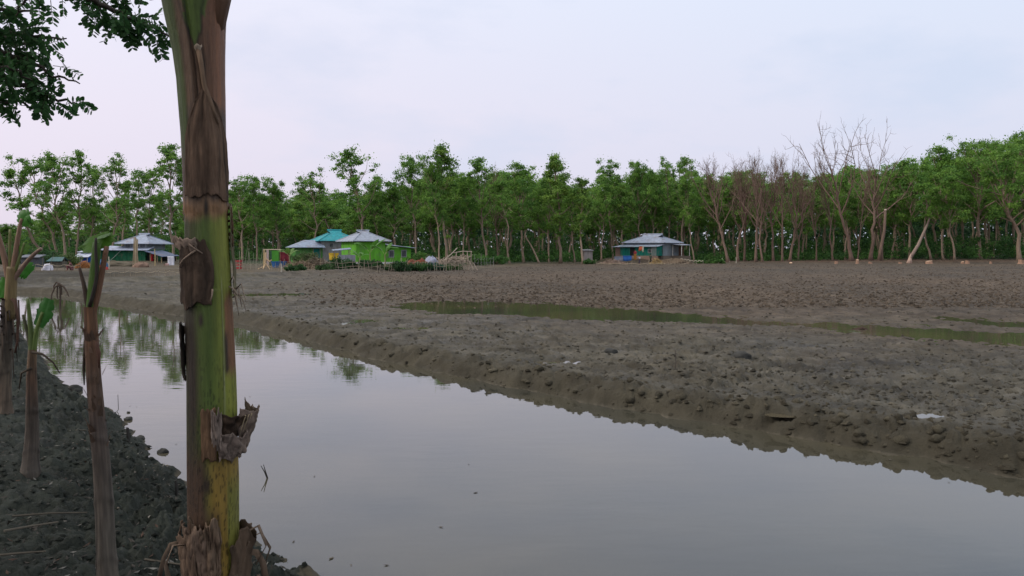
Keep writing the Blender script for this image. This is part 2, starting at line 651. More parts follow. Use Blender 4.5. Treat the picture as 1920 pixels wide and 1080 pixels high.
def sheet(name, pts, z, mat):
    me = bpy.data.meshes.new(name)
    me.from_pydata([(p[0], p[1], z) for p in pts], [], [tuple(range(len(pts)))])
    me.materials.append(MATS[mat])
    o = bpy.data.objects.new(name, me)
    COL.objects.link(o)
    o['kind'] = 'structure'
    if me.polygons[0].normal.z < 0:
        me.flip_normals()
    return o


def grow_poly(P, g):
    out = []
    n = len(P)
    area = sum(P[i][0] * P[(i + 1) % n][1] - P[(i + 1) % n][0] * P[i][1] for i in range(n))
    sg = 1 if area > 0 else -1
    for i in range(n):
        a, b, c = np.array(P[i - 1]), np.array(P[i]), np.array(P[(i + 1) % n])
        t = (c - a) / np.linalg.norm(c - a)
        out.append(b + sg * g * np.array([t[1], -t[0]]))
    return out


sheet('pond_water', grow_poly(POND, 0.35), 0.0, 'pond_water')


def strip_sheet(name, L, extra, z):
    L = np.array(L)
    t = np.gradient(L[:, :2], axis=0)
    t /= np.linalg.norm(t, axis=1)[:, None]
    nn = np.stack([-t[:, 1], t[:, 0]], 1)
    w = (L[:, 2] + extra)[:, None]
    a = L[:, :2] + nn * w
    b = L[:, :2] - nn * w
    a[0] -= t[0] * extra
    b[0] -= t[0] * extra
    a[-1] += t[-1] * extra
    b[-1] += t[-1] * extra
    sheet(name, list(a) + list(b[::-1]), z, 'puddle_water')


strip_sheet('puddle_water', pud_pts, 0.9, PUD_Z)
strip_sheet('puddle_water', pud2_pts, 0.5, PUD_Z - .001)
strip_sheet('puddle_water', pud3_pts, 0.9, PUD_Z)
for sx, sy, a, b in small_pud:
    th = np.linspace(0, 2 * PI, 20)[:-1]
    zz = H(sx, sy) + 0.052
    sheet('puddle_water', [(sx + a * 1.15 * math.cos(t), sy + b * 1.15 * math.sin(t)) for t in th], zz, 'puddle_water')


# ------------------------------------------------------------------ forest trees
def rndcol(rng, a, b, n):
    t = rng.random((n, 1))
    return np.array(a) * (1 - t) + np.array(b) * t


def leaf_quads(rng, centers, rad_, n_per, size, ca, cb, up=0.5, flat=0.8):
    centers = np.asarray(centers, float)
    k = len(centers)
    if np.isscalar(rad_):
        rad_ = np.full(k, rad_)
    idx = np.repeat(np.arange(k), n_per)
    m = len(idx)
    g = rng.normal(size=(m, 3))
    g /= np.linalg.norm(g, axis=1)[:, None]
    g *= (rng.random((m, 1)) ** 0.45)
    P = centers[idx] + g * rad_[idx][:, None] * np.array([1, 1, flat])
    nrm = rng.normal(size=(m, 3)) + np.array([0, 0, up]) + g * .5
    nrm /= np.linalg.norm(nrm, axis=1)[:, None]
    t = np.cross(nrm, rng.normal(size=(m, 3)))
    t /= np.linalg.norm(t, axis=1)[:, None]
    b = np.cross(nrm, t)
    s = size * (0.6 + 0.8 * rng.random((m, 1)))
    l, w = t * s, b * s * .55
    Q = np.stack([P - l, P - w * .9 + l * .1, P + l, P + w * .9 + l * .1], 1)
    cc = rndcol(rng, ca, cb, k)[idx] * (0.8 + 0.4 * rng.random((m, 1)))
    return Q, cc


LEAF_L = (0.195, 0.350, 0.062)
LEAF_D = (0.080, 0.185, 0.042)
LEAF_Y = (0.24, 0.37, 0.07)
BARK = (0.25, 0.185, 0.135)
BARKR = (0.16, 0.108, 0.082)


def curve_up(p, d, length, n, rng, up=0.25, wob=0.18):
    pts = [np.array(p, float)]
    d = np.array(d, float)
    for i in range(n):
        d = d + np.array([0, 0, up / n]) + rng.normal(size=3) * wob / math.sqrt(n)
        d /= np.linalg.norm(d)
        pts.append(pts[-1] + d * length / n)
    return np.array(pts), d


def make_tree(seed, kind, name, label):
    rng = np.random.default_rng(seed)
    Hh = 17.0
    r0 = {'big': .34, 'L': .21, 'S': .20, 'T': .20, 'B': .25, 'A': .28, 'N': .19}[kind]
    tb, cr = MB(), MB()
    bark = np.array(BARKR if kind in 'BA' else BARK) * rng.uniform(.85, 1.2)
    n = 14
    topf = {'L': .86, 'big': .80, 'S': .9, 'T': .88, 'B': .74, 'A': .66, 'N': .88}[kind]
    t = np.linspace(0, 1, n)
    wob = np.cumsum(rng.normal(size=(n, 2)) * .22, axis=0) * np.minimum(1, t[:, None] * 2.2)
    tr = np.stack([wob[:, 0], wob[:, 1], t * Hh * topf], 1)
    rr = r0 * (1 - .72 * t) + r0 * .55 * np.exp(-t * 28)
    tb.tube(tr, rr, bark, 7)
    clump_c, clump_r = [], []

    def trunk_at(f):
        return np.array([np.interp(f, t, tr[:, i]) for i in range(3)]), float(np.interp(f, t, rr))

    start = {'L': .40, 'big': .40, 'S': .36, 'T': .38, 'B': .38, 'A': .50, 'N': .55}[kind]
    nl = {'L': 20, 'big': 24, 'S': 20, 'T': 16, 'B': 15, 'A': 10, 'N': 9}[kind]
    Lm = {'L': 4.6, 'big': 6.6, 'S': 2.8, 'T': 4.4, 'B': 6.8, 'A': 7.8, 'N': 2.6}[kind]
    for i in range(nl):
        u = (i + rng.random() * .6) / nl
        f = start + (1 - start) * u
        p, pr = trunk_at(min(f, .995))
        az = i * 2.4 + rng.random() * .8
        el = rad({'B': 50, 'A': 44}.get(kind, 38) + 25 * u + rng.normal() * 9)
        d = np.array([math.cos(az) * math.cos(el), math.sin(az) * math.cos(el), math.sin(el)])
        prof = {'B': 1.0 - .40 * u, 'A': 1.0 - .25 * u}.get(kind, (0.62 + .75 * math.sin(PI * min(1, u * .9 + .12))) * .8)
        ln = Lm * prof * rng.uniform(.55, 1.3)
        pts, dd = curve_up(p, d, ln, 6, rng, up=.55, wob=.34 if kind in 'BA' else .28)
        lr = min(pr * .62, .035 + .017 * ln)
        tb.tube(pts, np.linspace(lr, lr * .28, 7), bark * rng.uniform(.85, 1.15), 5, False)
        if kind in ('B', 'A'):
            ns = 7 if kind == 'B' else 6
            for j in range(ns):
                k = 1.5 + 4.4 * (j + rng.random() * .6) / ns
                q = np.array([np.interp(k, range(7), pts[:, a]) for a in range(3)])
                v = rng.normal(size=3) * .62 + d * 1.0 + np.array([0, 0, .35])
                v /= np.linalg.norm(v)
                sp, _ = curve_up(q, v, ln * rng.uniform(.22, .42), 4, rng, up=.4, wob=.5)
                cr.tube(sp, np.linspace(lr * .36, .012, 5), bark * .95, 4, False)
                for m in range(5 if kind == 'B' else 4):
                    q2 = sp[rng.integers(1, 5)]
                    w = rng.normal(size=3) * .7 + v + np.array([0, 0, .3])
                    w /= np.linalg.norm(w)
                    s2, _ = curve_up(q2, w, rng.uniform(.5, 1.15), 3, rng, up=.3, wob=.5)
                    cr.tube(s2, np.linspace(.02, .008, 4), bark * .9, 3, False)
        else:
            ns = 4
            for j in range(ns):
                k = rng.uniform(1.2, 6)
                q = np.array([np.interp(k, range(7), pts[:, a]) for a in range(3)])
                v = rng.normal(size=3) * .8 + d * .8 + np.array([0, 0, .3])
                v /= np.linalg.norm(v)
                sl = ln * rng.uniform(.2, .42)
                sp, _ = curve_up(q, v, sl, 3, rng, up=.3, wob=.3)
                tb.tube(sp, np.linspace(lr * .4, .012, 4), bark, 3, False)
                clump_c.append(sp[-1])
                clump_r.append(rng.uniform(.55, 1.05) * (1.15 if kind in ('L', 'big') else .8))
            clump_c.append(pts[-1])
            clump_r.append(rng.uniform(.7, 1.15))
    if kind not in ('B', 'A'):
        clump_c.append(tr[-1])
        clump_r.append(1.0)
        if kind == 'S':
            for j in range(12):
                q, _ = trunk_at(rng.uniform(.26, .75))
                clump_c.append(q + rng.normal(size=3) * .3)
                clump_r.append(rng.uniform(.4, .75))
        clump_c, clump_r = np.array(clump_c), np.array(clump_r)
        lo, hi = {'S': (LEAF_D, LEAF_Y), 'T': (LEAF_D, LEAF_L), 'N': (LEAF_D, LEAF_L)}.get(kind, (LEAF_D, LEAF_L))
        npc = {'L': 64, 'big': 72, 'S': 50, 'T': 44, 'N': 50}[kind]
        Q, C = leaf_quads(rng, clump_c, clump_r * .82, npc, .165, lo, hi, up=.7, flat=.62)
        cr.quads(Q, C)
        Q, C = leaf_quads(rng, clump_c, clump_r * 1.45, npc // 3, .14, lo, hi, up=.7, flat=.8)
        cr.quads(Q, C)
    root = empty(name, (0, 0, -50), label, 'tree')
    tb.build('trunk', 'bark', root, True)
    if kind in ('B', 'A'):
        cr.build('branches', 'twig', root)
    else:
        cr.build('crown', 'leaf', root)
    allz = np.concatenate(cr.V)[:, 2]
    return root, float(np.percentile(allz, 99.6))


PROTO = {}
seed = 100
for kind, cnt in (('L', 4), ('big', 2), ('S', 3), ('T', 4), ('B', 3), ('A', 2), ('N', 3)):
    PROTO[kind] = []
    for k in range(cnt):
        seed += 7
        PROTO[kind].append(make_tree(seed, kind, 'bare_tree' if kind in 'BA' else 'mangrove_tree', 'tree'))
used_proto = set()
rt = random.Random(5)


def place_tree(kind, px, Y, tpx, tpy, label, group, var=None, wide=1.0, name=None):
    lst = PROTO[kind]
    k = rt.randrange(len(lst)) if var is None else var % len(lst)
    proto, ph = lst[k]
    o = proto if (kind, k) not in used_proto else copy_tree(proto)
    used_proto.add((kind, k))
    b = at(px, 480, Y)
    z = H(b.x, Y) - .12
    tp = at(tpx, tpy, Y)
    hgt = tp.z - z
    dx = tp.x - b.x
    L_ = math.hypot(hgt, dx)
    s = L_ / ph
    o.location = (b.x, Y, z)
    o.rotation_mode = 'ZYX'
    o.rotation_euler = (rt.uniform(-.05, .05), math.atan2(dx, hgt), rt.uniform(0, 6.28))
    w = wide * rt.uniform(.82, 1.12) * (0.55 + .45 * s)
    o.scale = (w, w, s)
    o['label'] = label
    o['category'] = 'tree'
    if group:
        o['group'] = group
    return o


GF = 'leafy trees along the front of the wood'
GL = 'sparse tall trees at the left of the wood'
GB = 'leafless trees at the edge of the field'
FRONT = [
    # px, Y, top px, top py, kind, variant, wide, label, group
    (85, 118, 12, 322, 'N', 0, 1.1, 'spindly tree bending far left, a small leaf tuft at its tip', GL),
    (112, 116, 66, 290, 'T', 0, .9, 'thin wispy tree over the leaf of the leftmost young banana', GL),
    (122, 110, 104, 286, 'T', 1, .9, 'tall open tree just right of the wispy one at the far left', GL),
    (143, 112, 140, 284, 'T', 2, 1.0, 'full-topped tall tree rising above the blue hut', GL),
    (172, 118, 176, 310, 'T', 3, .8, 'narrow tree seen behind the petioles of the slender banana stem', GL),
    (206, 112, 203, 290, 'T', 0, 1.0, 'tall tree with a round head left of the green house roof', GL),
    (226, 122, 228, 335, 'N', 1, .9, 'short thin tree behind the left slope of the green house roof', GL),
    (250, 118, 247, 316, 'N', 2, 1.0, 'pole-like tree with a small top directly above the green house ridge', GL),
    (282, 112, 276, 318, 'T', 1, .8, 'slight tree between the pole-like tree and the big tree beside the banana trunk', GL),
    (326, 108, 312, 270, 'T', 2, 1.15, 'tallest leafy tree immediately left of the thick banana trunk', GL),
    (352, 112, 350, 300, 'L', 0, .8, 'leafy tree mostly hidden behind the thick banana trunk', GL),
    (455, 106, 440, 333, 'T', 3, .9, 'leafy tree just right of the thick banana trunk', GF),
    (482, 110, 474, 330, 'L', 1, .75, 'rounded tree behind the thin pole fence right of the banana trunk', GF),
    (520, 112, 516, 333, 'L', 2, .7, 'dense tree standing behind the little green washroom', GF),
    (596, 110, 566, 318, 'T', 0, 1.0, 'tree with three leaf heads leaning left above the teal roof', GF),
    (626, 112, 604, 340, 'N', 0, .8, 'slim pale-stemmed tree over the ridge of the teal roof', GF),
    (684, 108, 656, 280, 'T', 1, 1.2, 'tallest crooked tree rising behind the lime house, lopsided top', GF),
    (704, 114, 700, 330, 'L', 3, .7, 'lower leafy tree to the right of the lopsided tallest one', GF),
    (744, 112, 736, 340, 'L', 0, .8, 'dense tree behind the annex of the lime house', GF),
    (780, 108, 770, 292, 'L', 1, .8, 'tall full tree left of the pair behind the white heap', GF),
    (824, 102, 806, 290, 'L', 2, .75, 'fork-trunked tree behind the white and blue heap', GF),
    (838, 104, 834, 272, 'S', 0, 1.1, 'highest narrow-topped tree above the brushwood trellis', GF),
    (870, 108, 864, 325, 'L', 3, .7, 'leafy tree behind the right post of the brushwood trellis', GF),
    (914, 106, 893, 296, 'T', 2, .9, 'tall tree with a light open head right of the brushwood trellis', GF),
    (934, 110, 928, 308, 'B', 0, .45, 'thin half-bare tree beside the light open-headed one', GB),
    (956, 104, 916, 345, 'N', 1, .8, 'pale trunk slanting left across the wood, leaves only at the top', GF),
    (982, 112, 976, 306, 'L', 0, .85, 'broad leafy tree in the middle of the wood', GF),
    (1012, 106, 972, 380, 'N', 2, .8, 'small slanting trunk with yellow tufts halfway up', GF),
    (1030, 114, 1024, 335, 'L', 1, .7, 'dark full tree left of the tall column-shaped tree', GF),
    (1051, 107, 1043, 292, 'S', 1, 1.0, 'tall column-shaped tree with leaves down its trunk', GF),
    (1078, 112, 1072, 345, 'L', 2, .7, 'shaded tree between the two column-shaped trees', GF),
    (1093, 104, 1090, 332, 'S', 2, 1.0, 'column-shaped yellow-green tree next to the small privy', GF),
    (1128, 120, 1130, 330, 'L', 3, .8, 'dark tree over the gap between privy and grey-roofed house', GF),
    (1150, 124, 1146, 298, 'T', 3, .9, 'open airy-topped tree left of the grey-roofed house', GF),
    (1169, 120, 1164, 345, 'S', 0, .9, 'leaf-clad trunk at the left corner of the grey-roofed house', GF),
    (1204, 124, 1192, 303, 'L', 0, .7, 'tree with a twin head above the ridge of the grey-roofed house', GF),
    (1226, 126, 1222, 316, 'L', 1, .75, 'round tree directly behind the ridge of the grey-roofed house', GF),
    (1252, 128, 1240, 298, 'T', 0, .9, 'airy tall tree over the grey tin wall', GF),
    (1282, 124, 1270, 296, 'T', 1, .9, 'airy tree above the porch of the grey-roofed house', GF),
    (1302, 120, 1292, 325, 'L', 2, .7, 'twin-stemmed leafy tree right of the porch', GF),
    (1366, 116, 1326, 290, 'B', 0, .95, 'bare reddish tree bowed left, leftmost of the leafless trees', GB),
    (1384, 118, 1362, 292, 'B', 1, .8, 'second leafless tree from the porch, dense twiggy head', GB),
    (1396, 120, 1390, 300, 'B', 2, .75, 'leafless tree with a white-scarred foot', GB),
    (1417, 114, 1404, 286, 'B', 0, .85, 'thick leafless tree with crossing stems', GB),
    (1430, 115, 1412, 290, 'B', 1, .7, 'right stem of the crossing leafless pair', GB),
    (1450, 119, 1448, 288, 'B', 2, .75, 'slender leafless tree right of the crossing pair', GB),
    (1467, 115, 1462, 284, 'B', 0, .7, 'upright leafless tree with many close shoots', GB),
    (1481, 116, 1480, 286, 'B', 1, .8, 'leafless tree in the centre of the close bare clump', GB),
    (1496, 120, 1500, 305, 'B', 2, .6, 'low leafless tree at the right end of the close bare clump', GB),
    (1531, 117, 1519, 318, 'B', 1, .5, 'pale bleached leafless tree with few side limbs', GB),
    (1562, 116, 1528, 300, 'B', 2, .6, 'bare tree curving left below the tallest dead crown', GB),
    (1597, 114, 1545, 222, 'A', 0, .9, 'tallest dead tree with wide antler branches, left of two', GB),
    (1633, 115, 1626, 226, 'A', 1, .95, 'tall dead tree with spread crown, right of two', GB),
    (1608, 117, 1636, 305, 'B', 0, .45, 'leafless tree slanting right across the tall dead pair', GB),
    (1655, 118, 1640, 300, 'B', 1, .55, 'leafless stem behind the broken snag', GB),
    (1746, 115, 1716, 345, 'N', 0, .9, 'thin crooked tree crossing the felled leaning trunk', GF),
    (1770, 116, 1730, 360, 'N', 1, .8, 'second thin tree slanting left beside the felled trunk', GF),
    (1790, 114, 1776, 318, 'L', 3, .8, 'single straight pale trunk with leafy head, right of the felled trunk', GF),
    (1912, 112, 1866, 262, 'big', 0, .85, 'big leaning tree with thick red-brown trunk at the right edge', GF),
    (1960, 118, 1920, 236, 'big', 1, .9, 'highest leafy crown at the right edge', GF),
    (1838, 124, 1845, 255, 'big', 1, .75, 'high rounded crown left of the big leaning tree', GF),
    (1770, 126, 1768, 275, 'L', 0, 1.0, 'rounded tree where the wood starts rising to the right', GF),
    (1706, 122, 1700, 300, 'L', 1, .95, 'bright green tree just right of the tall dead pair', GF),
    (1672, 124, 1672, 308, 'L', 2, .9, 'leafy tree framed behind the right tall dead tree', GF),
    (1585, 124, 1580, 318, 'L', 3, .85, 'leafy tree framed behind the left tall dead tree', GF),
]
for px, Y, tx, ty, kd, var, wide, lab, grp in FRONT:
    place_tree(kd, px, Y, tx, ty, lab, grp, var, wide)

# interior rows
sky_x = [-60, 0, 60, 130, 350, 440, 520, 600, 680, 720, 800, 900, 1000, 1090, 1200, 1300, 1400, 1500, 1600, 1680, 1760, 1850, 1920, 1990]
sky_y = [415, 412, 405, 375, 365, 362, 352, 362, 365, 352, 335, 330, 328, 338, 330, 328, 328, 326, 318, 312, 295, 278, 262, 258]
ri = random.Random(77)
n_in = 0
rows = [(9, 30), (17, 34), (26, 36), (37, 38), (50, 40), (66, 42)]
for off, cnt in rows:
    for k in range(cnt):
        px = -70 + (2080) * (k + ri.uniform(.1, .9)) / cnt
        if px < 330 and ri.random() < .35:
            continue
        base = 112 if px < 1100 else 121
        Y = base + off + ri.uniform(-4, 4)
        ty = float(np.interp(px, sky_x, sky_y)) + ri.uniform(-8, 30)
        kd = ri.choice(['L', 'L', 'L', 'L', 'S', 'L']) if px > 350 else ri.choice(['T', 'N', 'L'])
        place_tree(kd, px, Y, px - ri.uniform(-6, 14), ty,
                   'slim-trunked leafy tree deep inside the shaded wood behind the front trees',
                   'trees inside the wood', None, ri.uniform(1.0, 1.3) if px > 350 else ri.uniform(.7, .95))
        n_in += 1

# far wood seen through the trunks, one mass
rng = np.random.default_rng(9)
mb = MB()
cs, rs = [], []
for k in range(3600):
    Y = rng.uniform(190, 250)
    px = rng.uniform(-160, 2080)
    hmax = 6.3 if px < 330 else (9.5 if px < 420 else 13.5)
    zc = rng.random() ** .9 * hmax + (rng.random() < .1) * rng.uniform(0, 1.5)
    cs.append((at(px, 400, Y).x, Y, zc))
    rs.append(rng.uniform(1.3, 2.8))
Q, C = leaf_quads(rng, cs, np.array(rs), 26, .62, (.022, .06, .028), (.05, .11, .042), up=.4)
mb.quads(Q, C)
for k in range(500):
    Y = rng.uniform(186, 192)
    x = at(rng.uniform(-160, 2080), 400, Y).x
    mb.tube([(x, Y, 0.2), (x + rng.normal() * .5, Y, 5.5)], [.13, .08], (.13, .11, .09), 3, False)
tag(mb.build('distant_wood', 'leaf'), 'dim distant wood closing the view behind the trunks', 'woodland', None, 'stuff')

# undergrowth
mb = MB()
cs, rs, ca = [], [], []
for k in range(4200):
    px = rng.uniform(-60, 1990)
    base = 112 if px < 1100 else (121 if px < 1300 else 117.5)
    Y = base + abs(rng.normal()) * 30 + 1.5
    x = at(px, 480, Y).x
    h = rng.uniform(.2, 1.5)
    if 1650 < px:
        h = rng.uniform(.3, 3.4) * min(1, .3 + (Y - base) / 9)
    elif 1290 < px:
        h *= .75
    if Y > base + 14:
        h = rng.random() * min(5.0, .12 * (Y - base))
    cs.append((x, Y, H(x, Y) + h))
    rs.append(rng.uniform(.5, 1.1))
Q, C = leaf_quads(rng, cs, np.array(rs), 34, .17, (.03, .085, .026), (.085, .19, .042), up=.6)
mb.quads(Q, C)
tag(mb.build('undergrowth', 'leaf'), 'green undergrowth along the foot of the wood', 'undergrowth', None, 'stuff')

# ------------------------------------------------------------------ houses
TIN = (0.26, 0.30, 0.375)
TIN_D = (0.22, 0.25, 0.31)


def gabled_hip(root, x0, x1, y0, y1, eave, ridge, rl, over, col, name='roof', th=.06, t=.62, label=None, dark=(.03, .03, .035)):
    """four-pitched tin roof whose ridge ends in small gablets, their dark inside painted as near-black panels"""
    mb = MB()
    cx, cy = (x0 + x1) / 2, (y0 + y1) / 2
    W, D = (x1 - x0) / 2 + over, (y1 - y0) / 2 + over
    e = eave - over * (ridge - eave) / ((y1 - y0) / 2) * .6
    gy = D * (1 - t)
    gz = e + t * (ridge - e)
    gx = rl / 2
    rx = rl / 2 + .28
    P = lambda x, y, z: (cx + x, cy + y, z)
    c = np.array(col)
    mb.slab([P(-W, -D, e), P(W, -D, e), P(gx, -gy, gz), P(rx, 0, ridge), P(-rx, 0, ridge), P(-gx, -gy, gz)], th, c)
    mb.slab([P(W, D, e), P(-W, D, e), P(-gx, gy, gz), P(-rx, 0, ridge), P(rx, 0, ridge), P(gx, gy, gz)], th, c * .95)
    mb.slab([P(W + .01, -D, e - .01), P(W + .01, D, e - .01), P(gx, gy, gz - .02), P(gx, -gy, gz - .02)], th, c * .97)
    mb.slab([P(-W - .01, D, e - .01), P(-W - .01, -D, e - .01), P(-gx, -gy, gz - .02), P(-gx, gy, gz - .02)], th, c * 1.03)
    mb.tube([P(-rx - .02, 0, ridge + .02), P(rx + .02, 0, ridge + .02)], .09, c * 1.1, 5)
    for sx, sy, ex in ((1, 1, 1), (1, -1, 1), (-1, 1, 1), (-1, -1, 1)):
        mb.tube([P(sx * W, sy * D, e + .02), P(sx * gx, sy * gy, gz + .02)], .05, c * 1.08, 4)
    o = mb.build(name, 'tin', root, label=label)
    gb = MB()
    for s in (-1, 1):
        gb.prism([P(s * (gx - .05), -gy * .96, gz - .05), P(s * (gx - .05), gy * .96, gz - .05), P(s * (gx - .05), 0, ridge - .09)], (s * .04, 0, 0), dark)  # near-black panels stand in for the dark inside the gablets
    gb.build('gablet', 'wood', o)
    return o


def lean_roof(root, pts, col, th=.05, name='roof', label=None):
    mb = MB()
    mb.slab(pts, th, col)
    a, b = np.array(pts[0]), np.array(pts[1])
    mb.tube([a, b], .035, np.array(col) * 1.1, 4)
    return mb.build(name, 'tin', root, label=label)


def wall(root, x0, x1, y0, y1, z0, z1, col, mat='paint', name='wall', ribs=0.0, label=None):
    mb = MB()
    mb.box(((x0 + x1) / 2, (y0 + y1) / 2, (z0 + z1) / 2), (x1 - x0, y1 - y0, z1 - z0), col)
    if ribs:
        c = np.array(col)
        n = max(2, int((x1 - x0) / ribs))
        for i in range(n + 1):
            x = x0 + .02 + (x1 - x0 - .04) * i / n
            mb.box((x, y0 - .008, (z0 + z1) / 2), (.05, .03, z1 - z0 - .02), c * .93)
        n = max(2, int((y1 - y0) / ribs))
        for i in range(n + 1):
            y = y0 + .03 + (y1 - y0 - .06) * i / n
            for xx in (x0 - .008, x1 + .008):
                mb.box((xx, y, (z0 + z1) / 2), (.03, .05, z1 - z0 - .02), c * .93)
    return mb.build(name, mat, root, label=label)


def window(root, x, y, z, w, h, face='front', frame=(.25, .25, .25), pane=(.02, .025, .03)):
    f, p = MB(), MB()
    if face == 'front':
        for s in (-1, 1):
            f.box((x + s * w / 2, y - .03, z), (.08, .07, h + .08), frame)
            f.box((x, y - .031, z + s * h / 2), (w - .08, .068, .08), frame)
        p.box((x, y - .012, z), (w - .04, .03, h - .04), pane)
        for k in (-1, 0, 1):
            f.box((x + k * w / 4, y - .035, z), (.03, .02, h - .08), frame)
    o = f.build('window', 'wood', root)
    p.build('pane', 'pane', o)
    return o


def post(root, x, y, z0, z1, r=.06, col=(.25, .2, .15), dx=0, dy=0, name='post'):
    mb = MB()
    zs = np.linspace(0, 1, 4)
    mb.tube([(x + dx * k + .02 * math.sin(k * 9), y + dy * k, z0 + (z1 - z0) * k) for k in zs], [r, r * .95, r * .9, r * .8], col, 6)
    return mb.build(name, 'wood', root)


def door(root, x, y, z0, w, h, col, frame=(.2, .18, .15)):
    d = MB()
    d.box((x, y - .02, z0 + h / 2), (w, .05, h), col)
    d.box((x, y - .05, z0 + h * .3), (w * .8, .02, h * .35), np.array(col) * .85)
    d.box((x, y - .05, z0 + h * .74), (w * .8, .02, h * .35), np.array(col) * .85)
    o = d.build('door', 'paint', root)
    f = MB()
    for s in (-1, 1):
        f.box((x + s * (w / 2 + .05), y - .03, z0 + h / 2), (.09, .08, h), frame)
    f.box((x, y - .03, z0 + h + .05), (w + .2, .08, .09), frame)
    f.build('frame', 'wood', o)
    return o


# --- lime green house
g0 = at(668, 490, 91)
zb = 0.0
LIME = (0.105, 0.34, 0.028)
house = empty('lime_house', (g0.x, 91, 0), 'lime green house with grey four-pitched tin roof and low annex', 'house', None, rad(33))
gz0 = H(g0.x, 92)
wall(house, -.12, 3.9, -.12, 4.9, gz0 - .4, .72, (.62, .62, .60), 'paint', 'plinth')
wall(house, 0, 3.7, 0, 4.8, .72, 3.38, LIME, 'paint', 'wall', 0)
wall(house, 3.95, 7.3, .18, 3.2, gz0 - .4, .70, (.60, .60, .58), 'paint', 'plinth')
wall(house, 3.7, 7.2, .3, 3.1, .70, 2.62, LIME, 'paint', 'wall')
gabled_hip(house, 0, 3.7, 0, 4.8, 3.38, 4.50, 1.0, .55, (.24, .275, .335), t=.8)
lean_roof(house, [(3.76, -.25, 2.78), (7.65, -.25, 2.40), (7.65, 3.6, 2.55), (3.76, 3.6, 3.2)], TIN, label='low grey tin roof of the annex')
window(house, 4.6, .3, 1.70, .62, .82)
window(house, 6.25, .3, 1.72, .62, .82)
mbx = MB()
mbx.box((1.85, -.02, 3.3), (3.74, .05, .12), (.10, .22, .03))
mbx.box((-.02, 2.4, 3.3), (.05, 4.7, .12), (.10, .22, .03))
mbx.build('eave_board', 'wood', house)

# --- teal roofed house behind it
g1 = at(604, 490, 98)
house = empty('teal_roofed_house', (g1.x, 98, 0), 'house with teal four-pitched roof and rusty grey tin walls', 'house', None, rad(28))
g = H(g1.x, 98)
wall(house, 0, 4.4, 0, 4.2, g - .3, 3.5, (.25, .245, .25), 'tin', 'wall', .35)
gabled_hip(house, 0, 4.4, 0, 4.2, 3.52, 4.72, 1.3, .55, (.015, .24, .27), t=.75, label='teal painted tin roof')
wall(house, -3.3, -.02, -.3, 2.6, g - .3, 2.62, (.085, .24, .06), 'paint', 'wall', .4, label='dull green wall of the annex')
lean_roof(house, [(-3.9, -.95, 2.48), (.2, -.95, 2.48), (.2, 1.6, 3.42), (-1.9, 1.6, 3.42)], (.22, .27, .35), label='low blue-grey annex roof')
lean_roof(house, [(-3.92, 2.9, 2.5), (-3.92, -.95, 2.47), (-1.9, 1.6, 3.40), (-1.9, 1.65, 3.40)], (.22, .27, .35))
door(house, -.75, -.3, .55, .75, 1.75, (.01, .16, .13))
window(house, 1.2, 0, 2.75, .5, .5)

# --- left green house
g2 = at(180, 490, 85)
GREEN = (0.010, 0.095, 0.045)
house = empty('green_tin_house', (g2.x, 85, 0), 'dark green tin house with raised grey hip roof and open lean-to', 'house', None, rad(-6))
g = H(g2.x + 3, 86) - .25
W_ = 5.75
zb = .50
wall(house, 0, W_, 0, 4.6, zb, 2.16, GREEN, 'paint', 'wall', .42)
wall(house, -.15, 8.6, -.12, 4.8, g - .3, zb, (.13, .11, .085), 'wood', 'plinth')
wall(house, 2.9, 5.6, .7, 4.2, 2.2, 2.96, (.20, .23, .24), 'tin', 'upper_wall', .3)
lean_roof(house, [(-.5, -.35, 2.16), (6.2, -.35, 2.14), (6.2, 1.0, 2.50), (-.3, 1.0, 2.66)], (.29, .33, .42), label='long pale lower tin roof')
gabled_hip(house, 2.5, 5.8, .5, 4.6, 2.98, 3.95, .7, .40, (.25, .29, .36), t=.85)
for xx, cc in ((3.35, (.03, .04, .045)), (4.2, (.32, .35, .37)), (5.05, (.05, .06, .07))):
    window(house, xx, .7, 2.62, .62, .48, frame=(.3, .33, .34), pane=cc)
mbd = MB()
mbd.box((6.1, .3, 1.3), (.62, .06, 1.55), (.012, .014, .014))  # near-black panel painted for the shade inside the open doorway
mbd.build('doorway', 'wood', house)
wall(house, 6.3, 8.0, 2.2, 2.3, zb, 1.7, (.05, .055, .055), 'tin', 'back_wall')
lean_roof(house, [(6.25, -.9, 2.04), (8.25, -1.0, 1.46), (8.25, 2.5, 1.54), (6.25, 2.5, 2.12)], (.09, .12, .19), label='dark blue lean-to roof')
for xx, yy, zt in ((6.75, -.7, 1.95), (7.55, -.7, 1.7), (8.05, -.75, 1.46), (8.05, 2.2, 1.5)):
    post(house, xx, yy, zb - .45, zt, .055, (.26, .19, .11))
mbd = MB()
mbd.tube([(1.3, -.5, zb - .1), (3.1, -.06, 2.2)], .025, (.35, .35, .33), 4)
mbd.build('brace_pole', 'wood', house)

# --- blue hut by the green house
g3 = at(155, 495, 82)
house = empty('blue_hut', (g3.x, 82, 0), 'small blue sheet hut with pale two-layered roof beside the green house', 'hut', None, rad(-5))
g = H(g3.x, 82) - .2
wall(house, -.62, .62, 0, 1.6, g, 1.42, (.012, .075, .30), 'cloth', 'wall', .3)
lean_roof(house, [(-.85, -.3, 1.42), (.85, -.3, 1.42), (.85, .7, 1.85), (-.85, .7, 1.85)], (.46, .50, .58))
lean_roof(house, [(-.8, .35, 1.95), (.8, .35, 2.0), (.7, 1.9, 2.35), (-.5, 1.9, 2.3)], (.42, .46, .54))
for xx in (-.62, 0, .62):
    post(house, xx, -.14, g, 1.5, .04, (.45, .42, .38))

